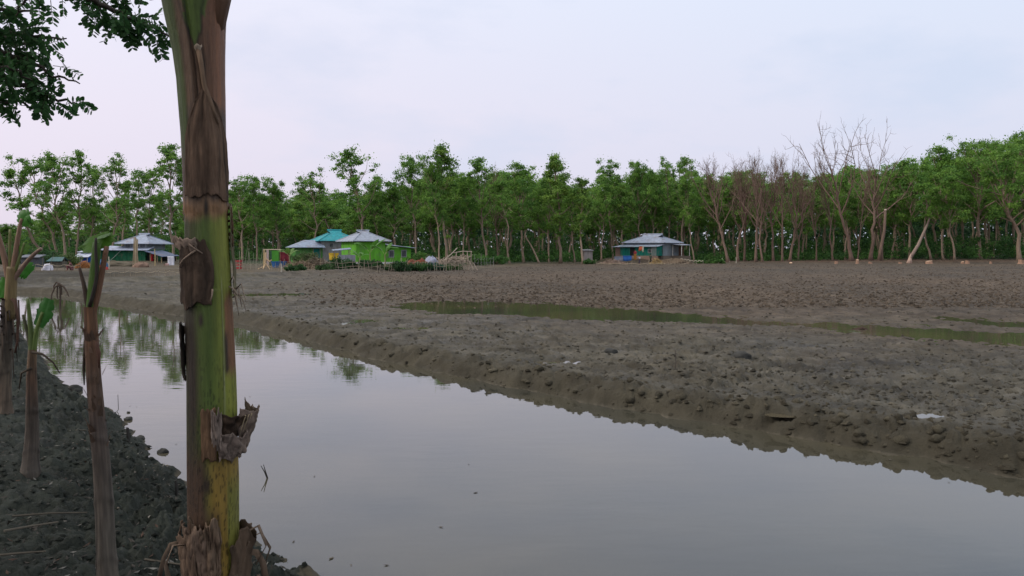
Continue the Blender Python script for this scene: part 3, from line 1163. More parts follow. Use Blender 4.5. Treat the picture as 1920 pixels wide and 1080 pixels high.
# --- house on the right
g4 = at(1243, 478, 111)
house = empty('grey_roofed_house', (g4.x, 111, 0), 'teal and grey tin house with pale grey roof on an earth mound', 'house', None, rad(-38))
TEAL = (0.010, 0.165, 0.125)
gr = 1.32
wall(house, -6.0, 0, 0, 5.2, gr, 3.3, (.20, .235, .255), 'tin', 'wall', .35)
wall(house, -6.15, .15, -.15, 5.35, .3, gr, (.16, .13, .10), 'wood', 'plinth')
gabled_hip(house, -6, 0, 0, 5.2, 3.34, 4.46, 2.6, .5, TIN, t=.7)
wall(house, -6.0, -.1, -1.7, -.02, gr, 2.75, TEAL, 'paint', 'wall', .4, label='teal green sheet wall of the front room')
wall(house, -7.0, -6.03, -1.4, .2, gr - .3, 2.55, (.27, .19, .15), 'wood', 'side_wall', .25, label='woven mat wall of the side shed')
lean_roof(house, [(-7.2, -2.2, 2.60), (.25, -2.2, 2.64), (.25, -.02, 2.96), (-6.6, -.02, 2.94)], (.28, .32, .40), label='front lean-to roof')
mbd = MB()
mbd.box((-4.0, -1.72, 2.0), (.75, .06, 1.35), (.015, .015, .015))  # near-black panel on the wall, painted dark like the shaded room behind
mbd.build('doorway', 'wood', house)
wall(house, -6.2, .1, -1.95, -1.73, .5, gr, (.30, .21, .16), 'wood', 'step', .3, label='split bamboo skirt under the front room')
lean_roof(house, [(.05, 2.3, 3.0), (1.9, 2.3, 2.86), (1.9, 5.4, 2.9), (.05, 5.4, 3.1)], TIN, label='porch roof')
for xx, yy in ((1.7, 2.5), (1.7, 5.1), (.3, 2.5)):
    post(house, xx, yy, .6, 2.88, .07, (.45, .43, .38))
wall(house, .18, 1.9, 2.4, 5.2, .4, gr - .05, (.15, .12, .09), 'wood', 'porch_floor')
wall(house, .2, 1.0, 4.6, 4.7, gr, 2.7, (.14, .075, .05), 'wood', 'porch_wall')
mbd = MB()
for k in range(5):
    mbd.box((-.15 - k * .16, -1.86, 2.0), (.05, .05, 1.35), (.42, .42, .40))
mbd.build('slats', 'wood', house)
window(house, -1.2, -1.7, 2.0, .5, .5)

# --- privy beside the wood
g5 = at(1103, 488, 106)
hut = empty('privy', (g5.x, 106, 0), 'tiny grey privy on stilts left of the grey-roofed house', 'privy', None, rad(12))
g = H(g5.x, 106)
wall(hut, -.6, .6, 0, 1.1, g + .42, 2.05, (.27, .24, .22), 'tin', 'wall', .3)
lean_roof(hut, [(-.75, -.2, 2.08), (.75, -.2, 2.08), (.75, 1.3, 2.25), (-.75, 1.3, 2.25)], (.20, .20, .21))
for xx in (-.55, .55):
    for yy in (.08, 1.0):
        post(hut, xx, yy, g - .2, g + .42, .05)

# --- green washroom with pole frame
g6 = at(517, 496, 84)
hut = empty('washroom', (g6.x, 84, 0), 'little open washroom with bright green panel and pale posts', 'washroom')
g = H(g6.x, 84)
wall(hut, -.42, .33, 0, .05, g + .15, 2.1, (.07, .27, .035), 'cloth', 'panel')
wall(hut, -.75, -.44, .3, .36, g + .1, 2.05, (.06, .12, .08), 'cloth', 'panel', label='dark green side panel')
mbd = MB()
mbd.box((-.83, -.1, (g + 2.15) / 2 + .1), (.24, .08, 2.05 - g), (.42, .33, .30))
mbd.build('door_board', 'wood', hut)
for xx, yy, r in ((-1.2, -.1, .10), (-1.45, .4, .07), (.45, .1, .05), (.45, 1.2, .05)):
    post(hut, xx, yy, g - .1, 2.22, r, (.36, .28, .15), .05)
mbd = MB()
mbd.tube([(-1.3, -.1, 2.2), (.6, .05, 2.2)], .05, (.45, .38, .28), 5)
mbd.build('beam', 'wood', hut)


# ------------------------------------------------------------------ yard things
def cloth_piece(name, loc, w, h, col, label, cat, seed=1, rz=0.0, group=None, fold=.08):
    rg = np.random.default_rng(seed)
    n, m = 14, 10
    G = np.zeros((n, m, 3))
    for i in range(n):
        for j in range(m):
            u, v = j / (m - 1), i / (n - 1)
            G[i, j] = ((u - .5) * w * (1 - .12 * v * math.sin(seed)), fold * v * math.sin(u * 11 + seed) + .03 * math.sin(v * 7), h * (1 - v) + .06 * v * math.sin(u * 5 + seed))
    mb = MB()
    mb.grid(G, col)
    o = mb.build(name, 'cloth', None, True)
    s = o.modifiers.new('thickness', 'SOLIDIFY')
    s.thickness = .015
    o.location = loc
    o.rotation_euler = (0, 0, rz)
    return tag(o, label, cat, group)


def heap(name, loc, size, col, label, cat, seed=1, kind='lump', group=None, n=160, mat='cloth'):
    """an irregular pile: 'lump' folded cloth or earth, 'sticks' brushwood"""
    rg = np.random.default_rng(seed)
    mb = MB()
    if kind == 'lump':
        r, c = 12, 22
        th = np.linspace(0, 2 * PI, c, endpoint=False)
        ph = np.linspace(0, PI / 2, r)
        T, Pp = np.meshgrid(th, ph)
        k = 1 + .7 * fbm(np.cos(T) * 2.2 + 9 * seed, np.sin(T) * 2.2 + Pp * 2.4, 3, seed)
        G = np.stack([np.cos(T) * np.sin(Pp + .02) * size[0] * k, np.sin(T) * np.sin(Pp + .02) * size[1] * k, (np.cos(Pp) * k - .08) * size[2]], -1)
        cc = np.array(col)[None, None, :] * (1 + .6 * fbm(T * 3, Pp * 5, 3, seed + 3))[:, :, None]
        mb.grid(G[::-1], cc, True)
        o = mb.build(name, mat, None, True)
    else:
        for i in range(n):
            a = rg.random() * 2 * PI
            q = rg.random() ** .6
            x, y = math.cos(a) * q * size[0], math.sin(a) * q * size[1]
            zt = size[2] * (1 - q * q) * rg.random()
            L = rg.uniform(.25, .6) * size[0]
            d = rg.normal(size=3) * np.array([1, .8, .45])
            d /= np.linalg.norm(d)
            p0 = np.array([x, y, zt + .05]) - d * L / 2
            p1 = p0 + d * L
            p0[2], p1[2] = max(p0[2], .0), max(p1[2], .0)
            mid = (p0 + p1) / 2 + rg.normal(size=3) * .06
            mb.tube([p0, mid, p1], rg.uniform(.012, .028), np.array(col) * rg.uniform(.6, 1.3), 3, False)
        o = mb.build(name, 'twig')
    o.location = loc
    return tag(o, label, cat, group)


def gp(px, py, Y, dz=0.0):
    p = at(px, py, Y)
    return Vector((p.x, Y, H(p.x, Y) + dz))


cloth_piece('hanging_cloth', at(321, 514, 82), .72, 1.9, (.55, .56, .62), 'long white cloth hanging from the lean-to right of the green house', 'cloth', 2)
cloth_piece('hanging_cloth', at(314, 516, 81.6), .34, 1.25, (.50, .33, .31), 'narrow pale pink cloth hanging beside the long white cloth', 'cloth', 3)
cloth_piece('hanging_cloth', at(309, 514, 82.2), .18, 1.0, (.20, .03, .035), 'dark red strip of cloth hanging left of the pink cloth', 'cloth', 7)
cloth_piece('hanging_cloth', at(1202, 470, 109.4), .62, .62, (.52, .12, .06), 'orange-red washing on the teal front wall of the grey-roofed house', 'cloth', 4, rad(-38))
cloth_piece('hanging_cloth', at(1205.5, 472.5, 109.0), .20, .82, (.55, .53, .40), 'cream cloth hung next to the orange-red washing', 'cloth', 5, rad(-38))
cloth_piece('hanging_cloth', at(534, 493, 83.5), .95, 1.15, (.12, .014, .022), 'dark red sheet hung right of the green washroom panel', 'cloth', 6)
cloth_piece('tarpaulin', at(626, 490, 88), 1.15, .95, (.48, .32, .03), 'yellow tarpaulin hung below the teal-roofed house', 'tarpaulin', 8, 0, None, .12)
cloth_piece('tarpaulin', at(1176, 489, 106.6), 1.25, .70, (.03, .12, .36), 'blue tarpaulin strung in front of the teal wall', 'tarpaulin', 9)
cloth_piece('tarpaulin', at(1160, 491, 106.4), 1.2, .75, (.18, .20, .24), 'grey tarpaulin strung left of the blue one', 'tarpaulin', 10)

sh = empty('tin_shelter', gp(640, 497, 88.5), 'low shelter with blue-grey roof above the grey tin panel', 'shelter', None, rad(20))
zz = sh.location.z
lean_roof(sh, [(-.95, -.4, 2.85 - 1.4 - zz + .62), (1.1, -.4, 3.05 - 1.4 - zz + .62), (1.1, .9, 3.2 - 1.4 - zz + .62), (-.95, .9, 3.0 - 1.4 - zz + .62)], (.20, .25, .34))
for xx in (-.8, .95):
    for yy in (-.3, .8):
        post(sh, xx, yy, -.1, 2.15 - zz, .05)
wall(sh, -.4, 1.5, -.62, -.58, 0, 1.35 - zz + .25, (.24, .25, .28), 'tin', 'panel', .25, label='upright grey tin sheet')

tub = MB()
th = np.linspace(0, 2 * PI, 18)[:-1]
for r0_, r1_, z0_, z1_ in ((.42, .52, 0, .42), (.54, .54, .42, .46)):
    G = np.stack([np.stack([np.cos(th) * r, np.sin(th) * r, np.full_like(th, z)], -1) for r, z in ((r0_, z0_), (r1_, z1_))])
    tub.grid(G, (.02, .10, .28), True)
G = np.stack([np.stack([np.cos(th) * r, np.sin(th) * r, np.full_like(th, z)], -1) for r, z in ((.50, .455), (.38, .08), (.01, .06))])
tub.grid(G, (.015, .08, .25), True)
o = tub.build('wash_tub', 'paint', None, True)
o.location = gp(523, 499, 80)
o.scale = (1.5, 1, 1.35)
tag(o, 'blue plastic tub in front of the green washroom panel', 'tub')

cr = empty('crate', gp(446, 503, 74), 'faded red slatted crate right of the thick banana trunk', 'crate')
for nm, z in (('bottom_slat', .1), ('middle_slat', .42), ('top_slat', .74)):
    m_ = MB()
    for s in (-1, 1):
        m_.box((0, s * .28, z), (.72, .03, .2), (.34, .05, .05))
        m_.box((s * .36, 0, z), (.03, .53, .2), (.30, .045, .045))
    m_.build('slats', 'wood', cr)
m_ = MB()
for sx in (-.33, .33):
    for sy in (-.25, .25):
        m_.box((sx, sy, .44), (.05, .05, .9), (.28, .06, .06))
m_.build('frame', 'wood', cr)

heap('brushwood_heap', gp(562, 506, 76), (1.5, .9, .75), (.22, .165, .11), 'tan brushwood heap between the blue tub and the shrubs', 'brushwood', 21, 'sticks', None, 420)
heap('brushwood_heap', gp(598, 503, 78), (1.7, .9, 1.0), (.18, .145, .105), 'taller greyish brushwood heap below the yellow tarpaulin', 'brushwood', 22, 'sticks', None, 460)
heap('rust_heap', gp(771, 498, 84), (.55, .5, .8), (.15, .055, .032), 'small rust-red heap right of the lime house', 'heap', 23)
heap('rust_heap', gp(790, 499, 83), (.95, .6, .95), (.165, .05, .03), 'large rust-red heap in front of the white and blue bundle', 'heap', 24)
heap('covered_heap', gp(810, 498, 84.5), (.8, .7, 1.2), (.26, .28, .36), 'white and blue sheet-covered heap left of the brushwood trellis', 'heap', 25)
heap('firewood_stack', gp(158, 516, 70), (.75, .45, .62), (.38, .17, .06), 'orange-brown firewood pile below the blue hut', 'firewood', 26, 'sticks', None, 260)
heap('red_bundle', gp(189, 522, 66), (.62, .4, .36), (.36, .05, .05), 'red cloth bundle on the ground left of the bamboo stack', 'bundle', 27)
heap('blue_bundle', gp(192, 508, 74), (.55, .4, .7), (.05, .12, .22), 'dull blue bundle behind the red cloth bundle', 'bundle', 28)
heap('sheet_heap', gp(89, 520, 64), (.42, .4, .55), (.50, .49, .54), 'pale lilac sheet heaped on the mud at the far left', 'bundle', 29)
heap('brushwood_heap', gp(1150, 495, 104), (1.6, .8, .55), (.30, .22, .17), 'low brushwood heap left of the grey tarpaulin', 'brushwood', 30, 'sticks', None, 240)
heap('brushwood_heap', gp(1231, 492, 103), (.9, .6, .85), (.36, .26, .12), 'straw-coloured brush pile in front of the slatted corner', 'brushwood', 31, 'sticks', None, 260)
heap('earth_heap', gp(266, 516, 74), (.8, .6, .5), (.17, .11, .08), 'reddish earth heap beside the bamboo bundle', 'earth', 32, 'lump', None, mat='wood')
heap('earth_heap', gp(218, 514, 77), (2.0, .9, .55), (.10, .085, .058), 'grey-brown earth heap below the green wall', 'earth', 33, 'lump', None, mat='wood')
heap('earth_heap', gp(1262, 493, 106), (2.4, 1.2, .75), (.11, .08, .052), 'brown earth heap below the porch', 'earth', 34, 'lump', None, mat='wood')

hut = empty('low_shed', gp(108, 512, 72), 'low dark teal roof close to the ground at the far left', 'shed')
lean_roof(hut, [(-.75, -.5, .62), (.72, -.5, .62), (.62, .15, 1.0), (-.55, .15, 1.0)], (.035, .10, .10))
lean_roof(hut, [(.72, .75, .62), (-.75, .75, .62), (-.55, .16, .99), (.62, .16, .99)], (.035, .09, .09))
wall(hut, -.6, .6, -.3, .6, -.1, .6, (.10, .09, .07), 'wood', 'wall')
hut = empty('low_shed', gp(60, 512, 74), 'low dark grey shed left of the dark teal one', 'shed')
lean_roof(hut, [(-1.0, -.5, .95), (1.0, -.5, .95), (1.0, .7, 1.2), (-1.0, .7, 1.2)], (.10, .115, .14))
wall(hut, -.85, .85, -.3, .6, -.1, .9, (.075, .08, .09), 'wood', 'wall')

# bamboo bundle by the green wall
bb = MB()
rg = np.random.default_rng(3)
p0 = gp(256, 520, 76)
for k in range(16):
    a, b = rg.normal() * .14, rg.normal() * .1
    bb.tube([(a * 1.4, b - .1, 0), (a * .8 + rg.normal() * .05, b, 1.4), (a * .9 - .1, b + .3, 2.75 + rg.normal() * .2)], .035, np.array((.36, .29, .19)) * rg.uniform(.75, 1.2), 5)
o = bb.build('bamboo_bundle', 'twig')
o.location = p0
tag(o, 'upright bundle of bamboo poles leaning in front of the green wall', 'bamboo')

# prop pole before the lean-to
for px, py, Y, h, lab in ((291, 512, 80, 1.75, 'yellowish prop pole before the dark lean-to of the green house'),
                          (205, 527, 66, 1.1, 'short stake beside the red cloth bundle'),
                          (527.5, 522, 58, .62, 'pale peg standing in the mud levee'),
                          (1380, 490, 109, .9, 'white-topped marker stick right of the porch'),
                          (1354, 490, 110, .75, 'short grey post right of the porch')):
    m_ = MB()
    m_.tube([(0, 0, -.15), (.03, 0, h * .5), (0, 0, h)], [.055, .05, .04], (.42, .33, .17) if 'yellow' in lab else (.40, .37, .30), 6)
    o = m_.build('stake', 'wood')
    o.location = gp(px, py, Y)
    tag(o, lab, 'stake')

# driftwood root by the washroom
m_ = MB()
for pts in ([(0, 0, 1.6), (-.05, 0, .8), (-.15, 0, .3), (-.75, -.05, .02)], [(-.1, 0, .6), (.15, 0, .35), (.4, -.1, .0)], [(-.02, 0, 1.0), (.35, 0, .75), (.55, 0, .9)], [(-.1, 0, .4), (-.2, -.3, .02)]):
    m_.tube(pts, np.linspace(.10, .04, len(pts)), (.50, .36, .22), 6)
o = m_.build('tree_root', 'wood')
o.location = gp(499, 512, 73)
tag(o, 'pale dug-out tree root standing left of the washroom', 'root')


# fences
def pole_fence(label, pts, n, h0, h1, col, rails=(), seed=1, r=.022, lean=.08, net=False):
    rg = np.random.default_rng(seed)
    P = [Vector(p) for p in pts]
    root = empty('stick_fence', P[0], label, 'fence')
    seg = [(b - a).length for a, b in zip(P[:-1], P[1:])]
    tot = sum(seg)

    def along(s):
        for a, b, l in zip(P[:-1], P[1:], seg):
            if s <= l or b is P[-1]:
                return a.lerp(b, min(1, s / l)) - P[0]
            s -= l
    tops = []
    for k in range(n):
        p = along(tot * (k + rg.uniform(-.3, .3) * (0 < k < n - 1)) / max(1, n - 1))
        h = rg.uniform(h0, h1)
        dx, dy = rg.normal() * lean * h, rg.normal() * lean * h * .5
        m = MB()
        m.tube([(p.x, p.y, p.z - .15), (p.x + dx * .5 + rg.normal() * .03, p.y + dy * .5, p.z + h * .5), (p.x + dx, p.y + dy, p.z + h)], [r * 1.2, r, r * .75], np.array(col) * rg.uniform(.45, 1.0), 4)
        m.build('pole', 'twig', root)
    for z, rr, cc in rails:
        m = MB()
        q = [along(tot * t) for t in np.linspace(0, 1, 24)]
        m.tube([(a.x, a.y - .03, a.z + z + .07 * math.sin(i * 1.7)) for i, a in enumerate(q)], rr, cc, 4)
        m.build('rail', 'twig', root)
    return root


pole_fence('thin pole fence with a sagging green rope right of the thick banana trunk', [gp(438, 512, 72), gp(492, 512, 72)], 11, 1.0, 2.1, (.40, .37, .28), [(1.05, .02, (.12, .22, .08)), (.5, .015, (.3, .27, .2))], 2, .026)
pole_fence('row of short sticks before the brushwood heaps', [gp(500, 513, 70), gp(600, 512, 69)], 20, .5, 1.2, (.42, .33, .22), [(.35, .015, (.3, .25, .18))], 3, .022, .14)
pole_fence('ragged stick fence hung with creepers in front of the lime house', [gp(600, 514, 66), gp(700, 513, 67.5), gp(800, 511, 70), gp(886, 509, 73)], 46, .55, 1.35, (.38, .33, .25), [(.45, .018, (.3, .25, .18)), (.8, .015, (.28, .23, .17))], 4, .022, .16)
pole_fence('wire and pole fence right of the brushwood trellis', [gp(890, 505, 80), gp(925, 503, 86)], 7, .9, 1.5, (.30, .30, .27), [(.5, .012, (.2, .22, .2)), (.9, .012, (.2, .22, .2))], 5, .02)
pole_fence('low stick fence on the mud below the green house', [gp(185, 530, 54), gp(345, 528, 56)], 18, .25, .6, (.36, .30, .22), [(.28, .02, (.34, .29, .21))], 6, .02, .12)
pole_fence('sparse pole fence among the sheds at the far left', [gp(-10, 515, 62), gp(40, 516, 61), gp(92, 516, 60), gp(150, 518, 59)], 13, .5, 1.6, (.24, .21, .15), [(.5, .02, (.26, .23, .17))], 7, .022, .1)
pole_fence('line of broken sticks below the grey-roofed house', [gp(1120, 496, 101), gp(1200, 496, 100), gp(1290, 495, 102)], 26, .2, .7, (.44, .36, .26), [(.12, .025, (.42, .35, .25))], 8, .022, .22)
pole_fence('bamboo handrail sloping down from the porch', [gp(1276, 488, 107) + Vector((0, 0, .3)), gp(1300, 492, 106), gp(1318, 493, 106)], 5, .3, .5, (.5, .45, .36), [(.4, .035, (.52, .47, .36))], 9, .03, .05)

# brushwood trellis
tr_ = empty('brushwood_trellis', gp(852, 508, 74), 'rough brushwood trellis on forked poles at the end of the stick fence', 'trellis')
for xx, yy, h, dx in ((-1.1, 0, 1.2, .1), (1.35, -.2, 1.75, -.1), (1.55, .3, 1.8, .05), (.1, .5, 1.7, .05), (1.9, -.3, .9, -.5), (2.25, -.3, .7, -.45)):
    post(tr_, xx, yy, -.1, h, .05, (.36, .29, .23), dx)
m_ = MB()
rg = np.random.default_rng(12)
for k in range(240):
    x = rg.uniform(-1.6, 1.5)
    top = 1.0 + .55 * (x + 1.6) / 3.1
    p = np.array([x, rg.uniform(-.35, .6), rg.uniform(.1, 1) ** .7 * top])
    d = rg.normal(size=3) * np.array([1, .6, .6]) + np.array([.3, 0, .25])
    d /= np.linalg.norm(d)
    L = rg.uniform(.3, 1.0)
    m_.tube([p - d * L / 2, p + rg.normal(size=3) * .05, p + d * L / 2], rg.uniform(.01, .024), np.array((.34, .28, .22)) * rg.uniform(.6, 1.35), 3, False)
m_.build('brushwood', 'twig', tr_)
m_ = MB()
m_.tube([(-.1, 0, 1.62), (.8, 0, 1.78), (1.7, 0, 1.74)], .035, (.40, .34, .27), 5)
m_.tube([(-1.0, 0, .9), (-.3, 0, 1.5), (.3, 0, 2.1)], .045, (.42, .36, .30), 5)
m_.build('beam', 'wood', tr_)


# shrubs
def shrub(label, loc, r, h, seed, ca=(.022, .06, .024), cb=(.05, .115, .04), n=26, group=None, name='shrub', size=.09):
    rg = np.random.default_rng(seed)
    root = empty(name, loc, label, 'shrub', group)
    st = MB()
    for k in range(7):
        a = rg.random() * 6.28
        st.tube([(0, 0, -.1), (math.cos(a) * r * .3, math.sin(a) * r * .3, h * .5), (math.cos(a) * r * .7, math.sin(a) * r * .7, h * .85)], [.03, .02, .01], (.13, .10, .07), 4)
    st.build('stems', 'bark', root)
    cs = []
    for k in range(n):
        a, q = rg.random() * 6.28, rg.random() ** .5
        cs.append((math.cos(a) * q * r, math.sin(a) * q * r, h * (.12 + .8 * rg.random() * (1 - .4 * q * q))))
    lf = MB()
    Q, C = leaf_quads(rg, cs, .28 * h + .05, 60, size, ca, cb, up=.4)
    lf.quads(Q, C)
    lf.build('foliage', 'leaf', root)
    return root


shrub('round dark green shrub below the grey tin panel', gp(640, 514, 69), .85, 1.25, 1, n=34)
shrub('dark shrub right of the round one, at the lime corner', gp(670, 512, 69.5), .9, 1.05, 2)
shrub('low dark shrub leftmost along the stick fence', gp(612, 515, 66), .8, .65, 3, (.03, .07, .025), (.07, .13, .045))
shrub('dense dark shrub in front of the white plinth', gp(752, 511, 69), 1.0, .95, 24)
shrub('leafy dark shrub between the rust-red heaps and the stick fence', gp(790, 510, 70), 1.0, .8, 25, (.025, .07, .025), (.06, .14, .04))
shrub('green shrub at the left foot of the tan brushwood heap', gp(556, 514, 68), .9, .55, 26, (.03, .08, .03), (.07, .15, .045))
shrub('dark shrub under the small banana plants', gp(700, 511, 70), .8, .75, 4)
shrub('lighter creeper mound below the white plinth', gp(735, 511, 70.5), .9, .55, 5, (.03, .08, .03), (.07, .15, .05))
shrub('creeper mound in front of the rust-red heaps', gp(778, 510, 71), 1.1, .6, 6, (.025, .07, .03), (.06, .13, .05))
shrub('bluish green creeper on the stick fence before the covered heap', gp(812, 508, 72), 1.0, .75, 7, (.02, .07, .04), (.045, .12, .07))
shrub('creeper patch at the foot of the brushwood trellis', gp(846, 508, 73), 1.1, .55, 8, (.03, .08, .03), (.06, .13, .04))
shrub('bright bush behind the wire fence', gp(893, 499, 92), 1.3, 1.5, 9, (.05, .12, .03), (.10, .22, .05), size=.13)
shrub('bright bush at the foot of the pale slanting trunk', gp(930, 497, 98), 1.6, 1.2, 10, (.04, .11, .03), (.09, .20, .05), size=.13)
shrub('bright bush right of the annex windows', gp(790, 490, 92), 1.5, 1.5, 11, (.05, .12, .03), (.11, .22, .05), size=.13)
shrub('grassy green mound right of the porch', gp(1332, 488, 108.5), 2.0, .65, 12, (.05, .12, .03), (.10, .22, .05), n=40, size=.13)
shrub('small green bush before the privy', gp(1106, 491, 103), .8, .7, 13, (.04, .10, .03), (.08, .18, .05))
shrub('tall weedy shrub beneath the teal-roofed house', gp(566, 496, 90), 1.0, 1.6, 14, (.05, .10, .035), (.11, .18, .06), size=.12)
shrub('sparse weedy shrub before the annex of the teal-roofed house', gp(584, 498, 88), .8, 1.5, 15, (.07, .09, .045), (.13, .16, .07), n=14, size=.11)
shrub('yellow-green weed clump left of the blue hut', gp(133, 502, 80), .8, 1.5, 16, (.07, .12, .04), (.14, .20, .06), n=16, size=.11)
shrub('dark bush at the far left behind the sheds', gp(30, 500, 84), 2.2, 1.8, 17, (.03, .07, .03), (.06, .13, .045), n=50, size=.13)
shrub('mid green bush behind the low teal shed', gp(88, 500, 86), 2.0, 1.6, 18, (.03, .08, .03), (.08, .15, .05), n=44, size=.13)


# small plants of banana in the yard
def banana_leaf(mb_b, mb_r, base, d0, length, width, droop, rng, col=(.09, .23, .03), rib=(.30, .36, .12), petiole=.25, rr=.012, tears=True):
    n = 16
    p = np.array(base, float)
    d = np.array(d0, float)
    d /= np.linalg.norm(d)
    pts, dirs = [p.copy()], [d.copy()]
    for i in range(n):
        d = d + np.array([0, 0, -droop / n * (.3 + 1.5 * i / n)])
        d /= np.linalg.norm(d)
        p = p + d * length / n
        pts.append(p.copy())
        dirs.append(d.copy())
    pts, dirs = np.array(pts), np.array(dirs)
    mb_r.tube(pts, np.linspace(rr, rr * .2, n + 1), rib, 6)
    side = np.cross(dirs, [0, 0, 1.0])
    side /= np.linalg.norm(side, axis=1)[:, None] + 1e-9
    upv = np.cross(side, dirs)
    i0 = int(n * petiole)
    for s in (-1, 1):
        rows = []
        for i in range(i0, n + 1):
            t = (i - i0) / max(1, n - i0)
            w = width * (math.sin(PI * min(1, t * .93 + .05)) ** .6)
            if tears:
                w *= rng.uniform(.82, 1.05)
            rows.append([pts[i] + side[i] * s * w * q + upv[i] * (w * q * .35 - w * q * q * .5) + rng.normal(size=3) * .004 for q in (0, .35, .7, 1)])
        G = np.array(rows)
        cc = np.array(col)[None, None, :] * (0.85 + .3 * rng.random((G.shape[0], 1, 1))) * np.ones((1, 4, 1))
        mb_b.grid(G, cc)


def small_banana(loc, h, label, seed, nleaf=6, droop=1.1, col=(.07, .20, .03)):
    rg = np.random.default_rng(seed)
    root = empty('banana_plant', loc, label, 'banana plant')
    st = MB()
    st.tube([(0, 0, -.1), (.02, 0, h * .3), (0, 0, h * .6)], [.09, .07, .05], (.20, .18, .08), 8)
    st.build('pseudostem', 'sheath', root)
    for k in range(nleaf):
        a = k * 2.4 + rg.random()
        b, r_ = MB(), MB()
        banana_leaf(b, r_, (0, 0, h * .58), (math.cos(a) * .7, math.sin(a) * .7, 1.0), h * rg.uniform(.65, .95), h * .11, droop * rg.uniform(.7, 1.6), rg, col)
        rb = r_.build('leaf_stalk', 'sheath', root)
        b.build('leaf', 'banana_leaf', root)
    return root


small_banana(gp(694, 508, 80), 2.6, 'young banana plant with drooping leaves before the lime house front', 1)
small_banana(gp(722, 509, 79), 2.3, 'young banana plant right of the drooping one, before the annex', 2)
small_banana(gp(675, 510, 76), 1.7, 'low banana sapling at the corner of the lime house', 3, 5, 1.4)
small_banana(gp(543, 507, 77), 2.0, 'ragged banana sapling before the dull green annex wall', 4, 5, 1.2, (.10, .20, .04))

# stumps
for px, py, Y, r, h, lab in (
        (1568, 487, 107.2, .22, .38, 'cut pale stump below the bare tree curving left'),
        (1608, 488, 107.4, .20, .62, 'tall cut stump left of the right dead tree'),
        (1632, 488, 107, .24, .30, 'low cut stump at the foot of the right dead tree'),
        (1688, 488, 107, .22, .25, 'small low stump left of the felled trunk'),
        (1742, 486, 106.8, .42, .45, 'broad orange stump at the foot of a crooked tree'),
        (1805, 486, 107.5, .20, .36, 'small bright stump, left one of a close pair'),
        (1814, 488, 106.5, .26, .48, 'bright stump, right one of a close pair'),
        (1858, 485, 107.5, .16, .35, 'thin lone stump between the close pair and the right edge'),
        (1915, 486, 106, .36, .62, 'pale split stump at the right edge'),
        (1483, 489, 108, .20, .22, 'tiny stump at the foot of the bare clump')):
    rg = np.random.default_rng(px)
    root = empty('cut_stump', gp(px, py, Y, -.08), lab, 'stump', 'stumps along the field edge')
    m_ = MB()
    n = 12
    th = np.linspace(0, 2 * PI, n, endpoint=False)
    rows = []
    for z, k in ((0, 1.5), (.25 * h, 1.12), (.6 * h, 1.0), (h, .96)):
        rows.append(np.stack([np.cos(th) * r * k * (1 + .18 * np.sin(th * 3 + px)), np.sin(th) * r * k * (1 + .18 * np.cos(th * 2 + px)), np.full(n, z) + (z > .9 * h) * .06 * np.sin(th + px)], -1))
    G = np.array(rows)
    m_.grid(G, (.30, .185, .125), True)
    m_.build('bark', 'bark', root)
    c_ = MB()
    top = G[-1] + np.array([0, 0, .004])
    c_.add(np.concatenate([top, [top.mean(0) + np.array([0, 0, .03])]]), [(i, (i + 1) % n, n) for i in range(n)], (.62, .44, .30))
    c_.build('cut_face', 'wood', root)

# snag and felled trunk
m_ = MB()
b = gp(1649, 487, 113)
t_ = at(1660, 394, 113) - b
m_.tube([(0, 0, -.1), (t_.x * .25, 0, t_.z * .25), (t_.x * .9, 0, t_.z * .6), (t_.x, 0, t_.z)], [.34, .24, .20, .17], BARKR, 8)
root = empty('broken_snag', b, 'broken trunk with a pale cut top right of the tall dead pair', 'snag', None)
m_.build('trunk', 'bark', root, True)
m_ = MB()
m_.tube([(t_.x, 0, t_.z - .02), (t_.x + .02, 0, t_.z + .16)], [.18, .12], (.62, .50, .40), 8)
m_.build('cut_face', 'wood', root)
b = gp(1706, 488, 110)
t_ = at(1748, 398, 116) - b
root = empty('felled_trunk', b, 'felled trunk leaning right off its splintered stump', 'trunk')
m_ = MB()
m_.tube([(0, 0, .7), (t_.x * .3, 1.5, t_.z * .34), (t_.x * .65, 3.5, t_.z * .7), (t_.x, t_.y, t_.z)], [.26, .22, .17, .09], (.23, .17, .135), 7)
m_.build('trunk', 'bark', root, True)
m_ = MB()
m_.tube([(-.1, 0, -.1), (0, 0, .5), (.1, 0, 1.35)], [.42, .28, .05], (.40, .28, .22), 8)
m_.build('stump', 'bark', root, True)


# ------------------------------------------------------------------ people
def skin_body(name, verts, edges, radii, mat, col, parent=None, levels=1, root_i=0):
    me = bpy.data.meshes.new(name)
    me.from_pydata(verts, edges, [])
    a = me.attributes.new('Col', 'FLOAT_COLOR', 'POINT')
    a.data.foreach_set('color', np.tile([*col, 1.0], (len(verts), 1)).astype(np.float32).ravel())
    key = 'plain_%s_%s' % (mat, '_'.join('%d' % (c * 1000) for c in col))
    if key not in MATS:
        mm = bpy.data.materials.new(key)
        mm.use_nodes = True
        mm.node_tree.nodes['Principled BSDF'].inputs['Base Color'].default_value = (*col, 1)
        mm.node_tree.nodes['Principled BSDF'].inputs['Roughness'].default_value = .85
        MATS[key] = mm
    me.materials.append(MATS[key])
    o = bpy.data.objects.new(name, me)
    COL.objects.link(o)
    if parent:
        o.parent = parent
    o.modifiers.new('skin', 'SKIN')
    sv = me.skin_vertices[0].data
    for i, r in enumerate(radii):
        sv[i].radius = (r, r) if np.isscalar(r) else r
        sv[i].use_root = (i == root_i)
    s = o.modifiers.new('smooth', 'SUBSURF')
    s.levels = levels
    s.render_levels = levels
    return o


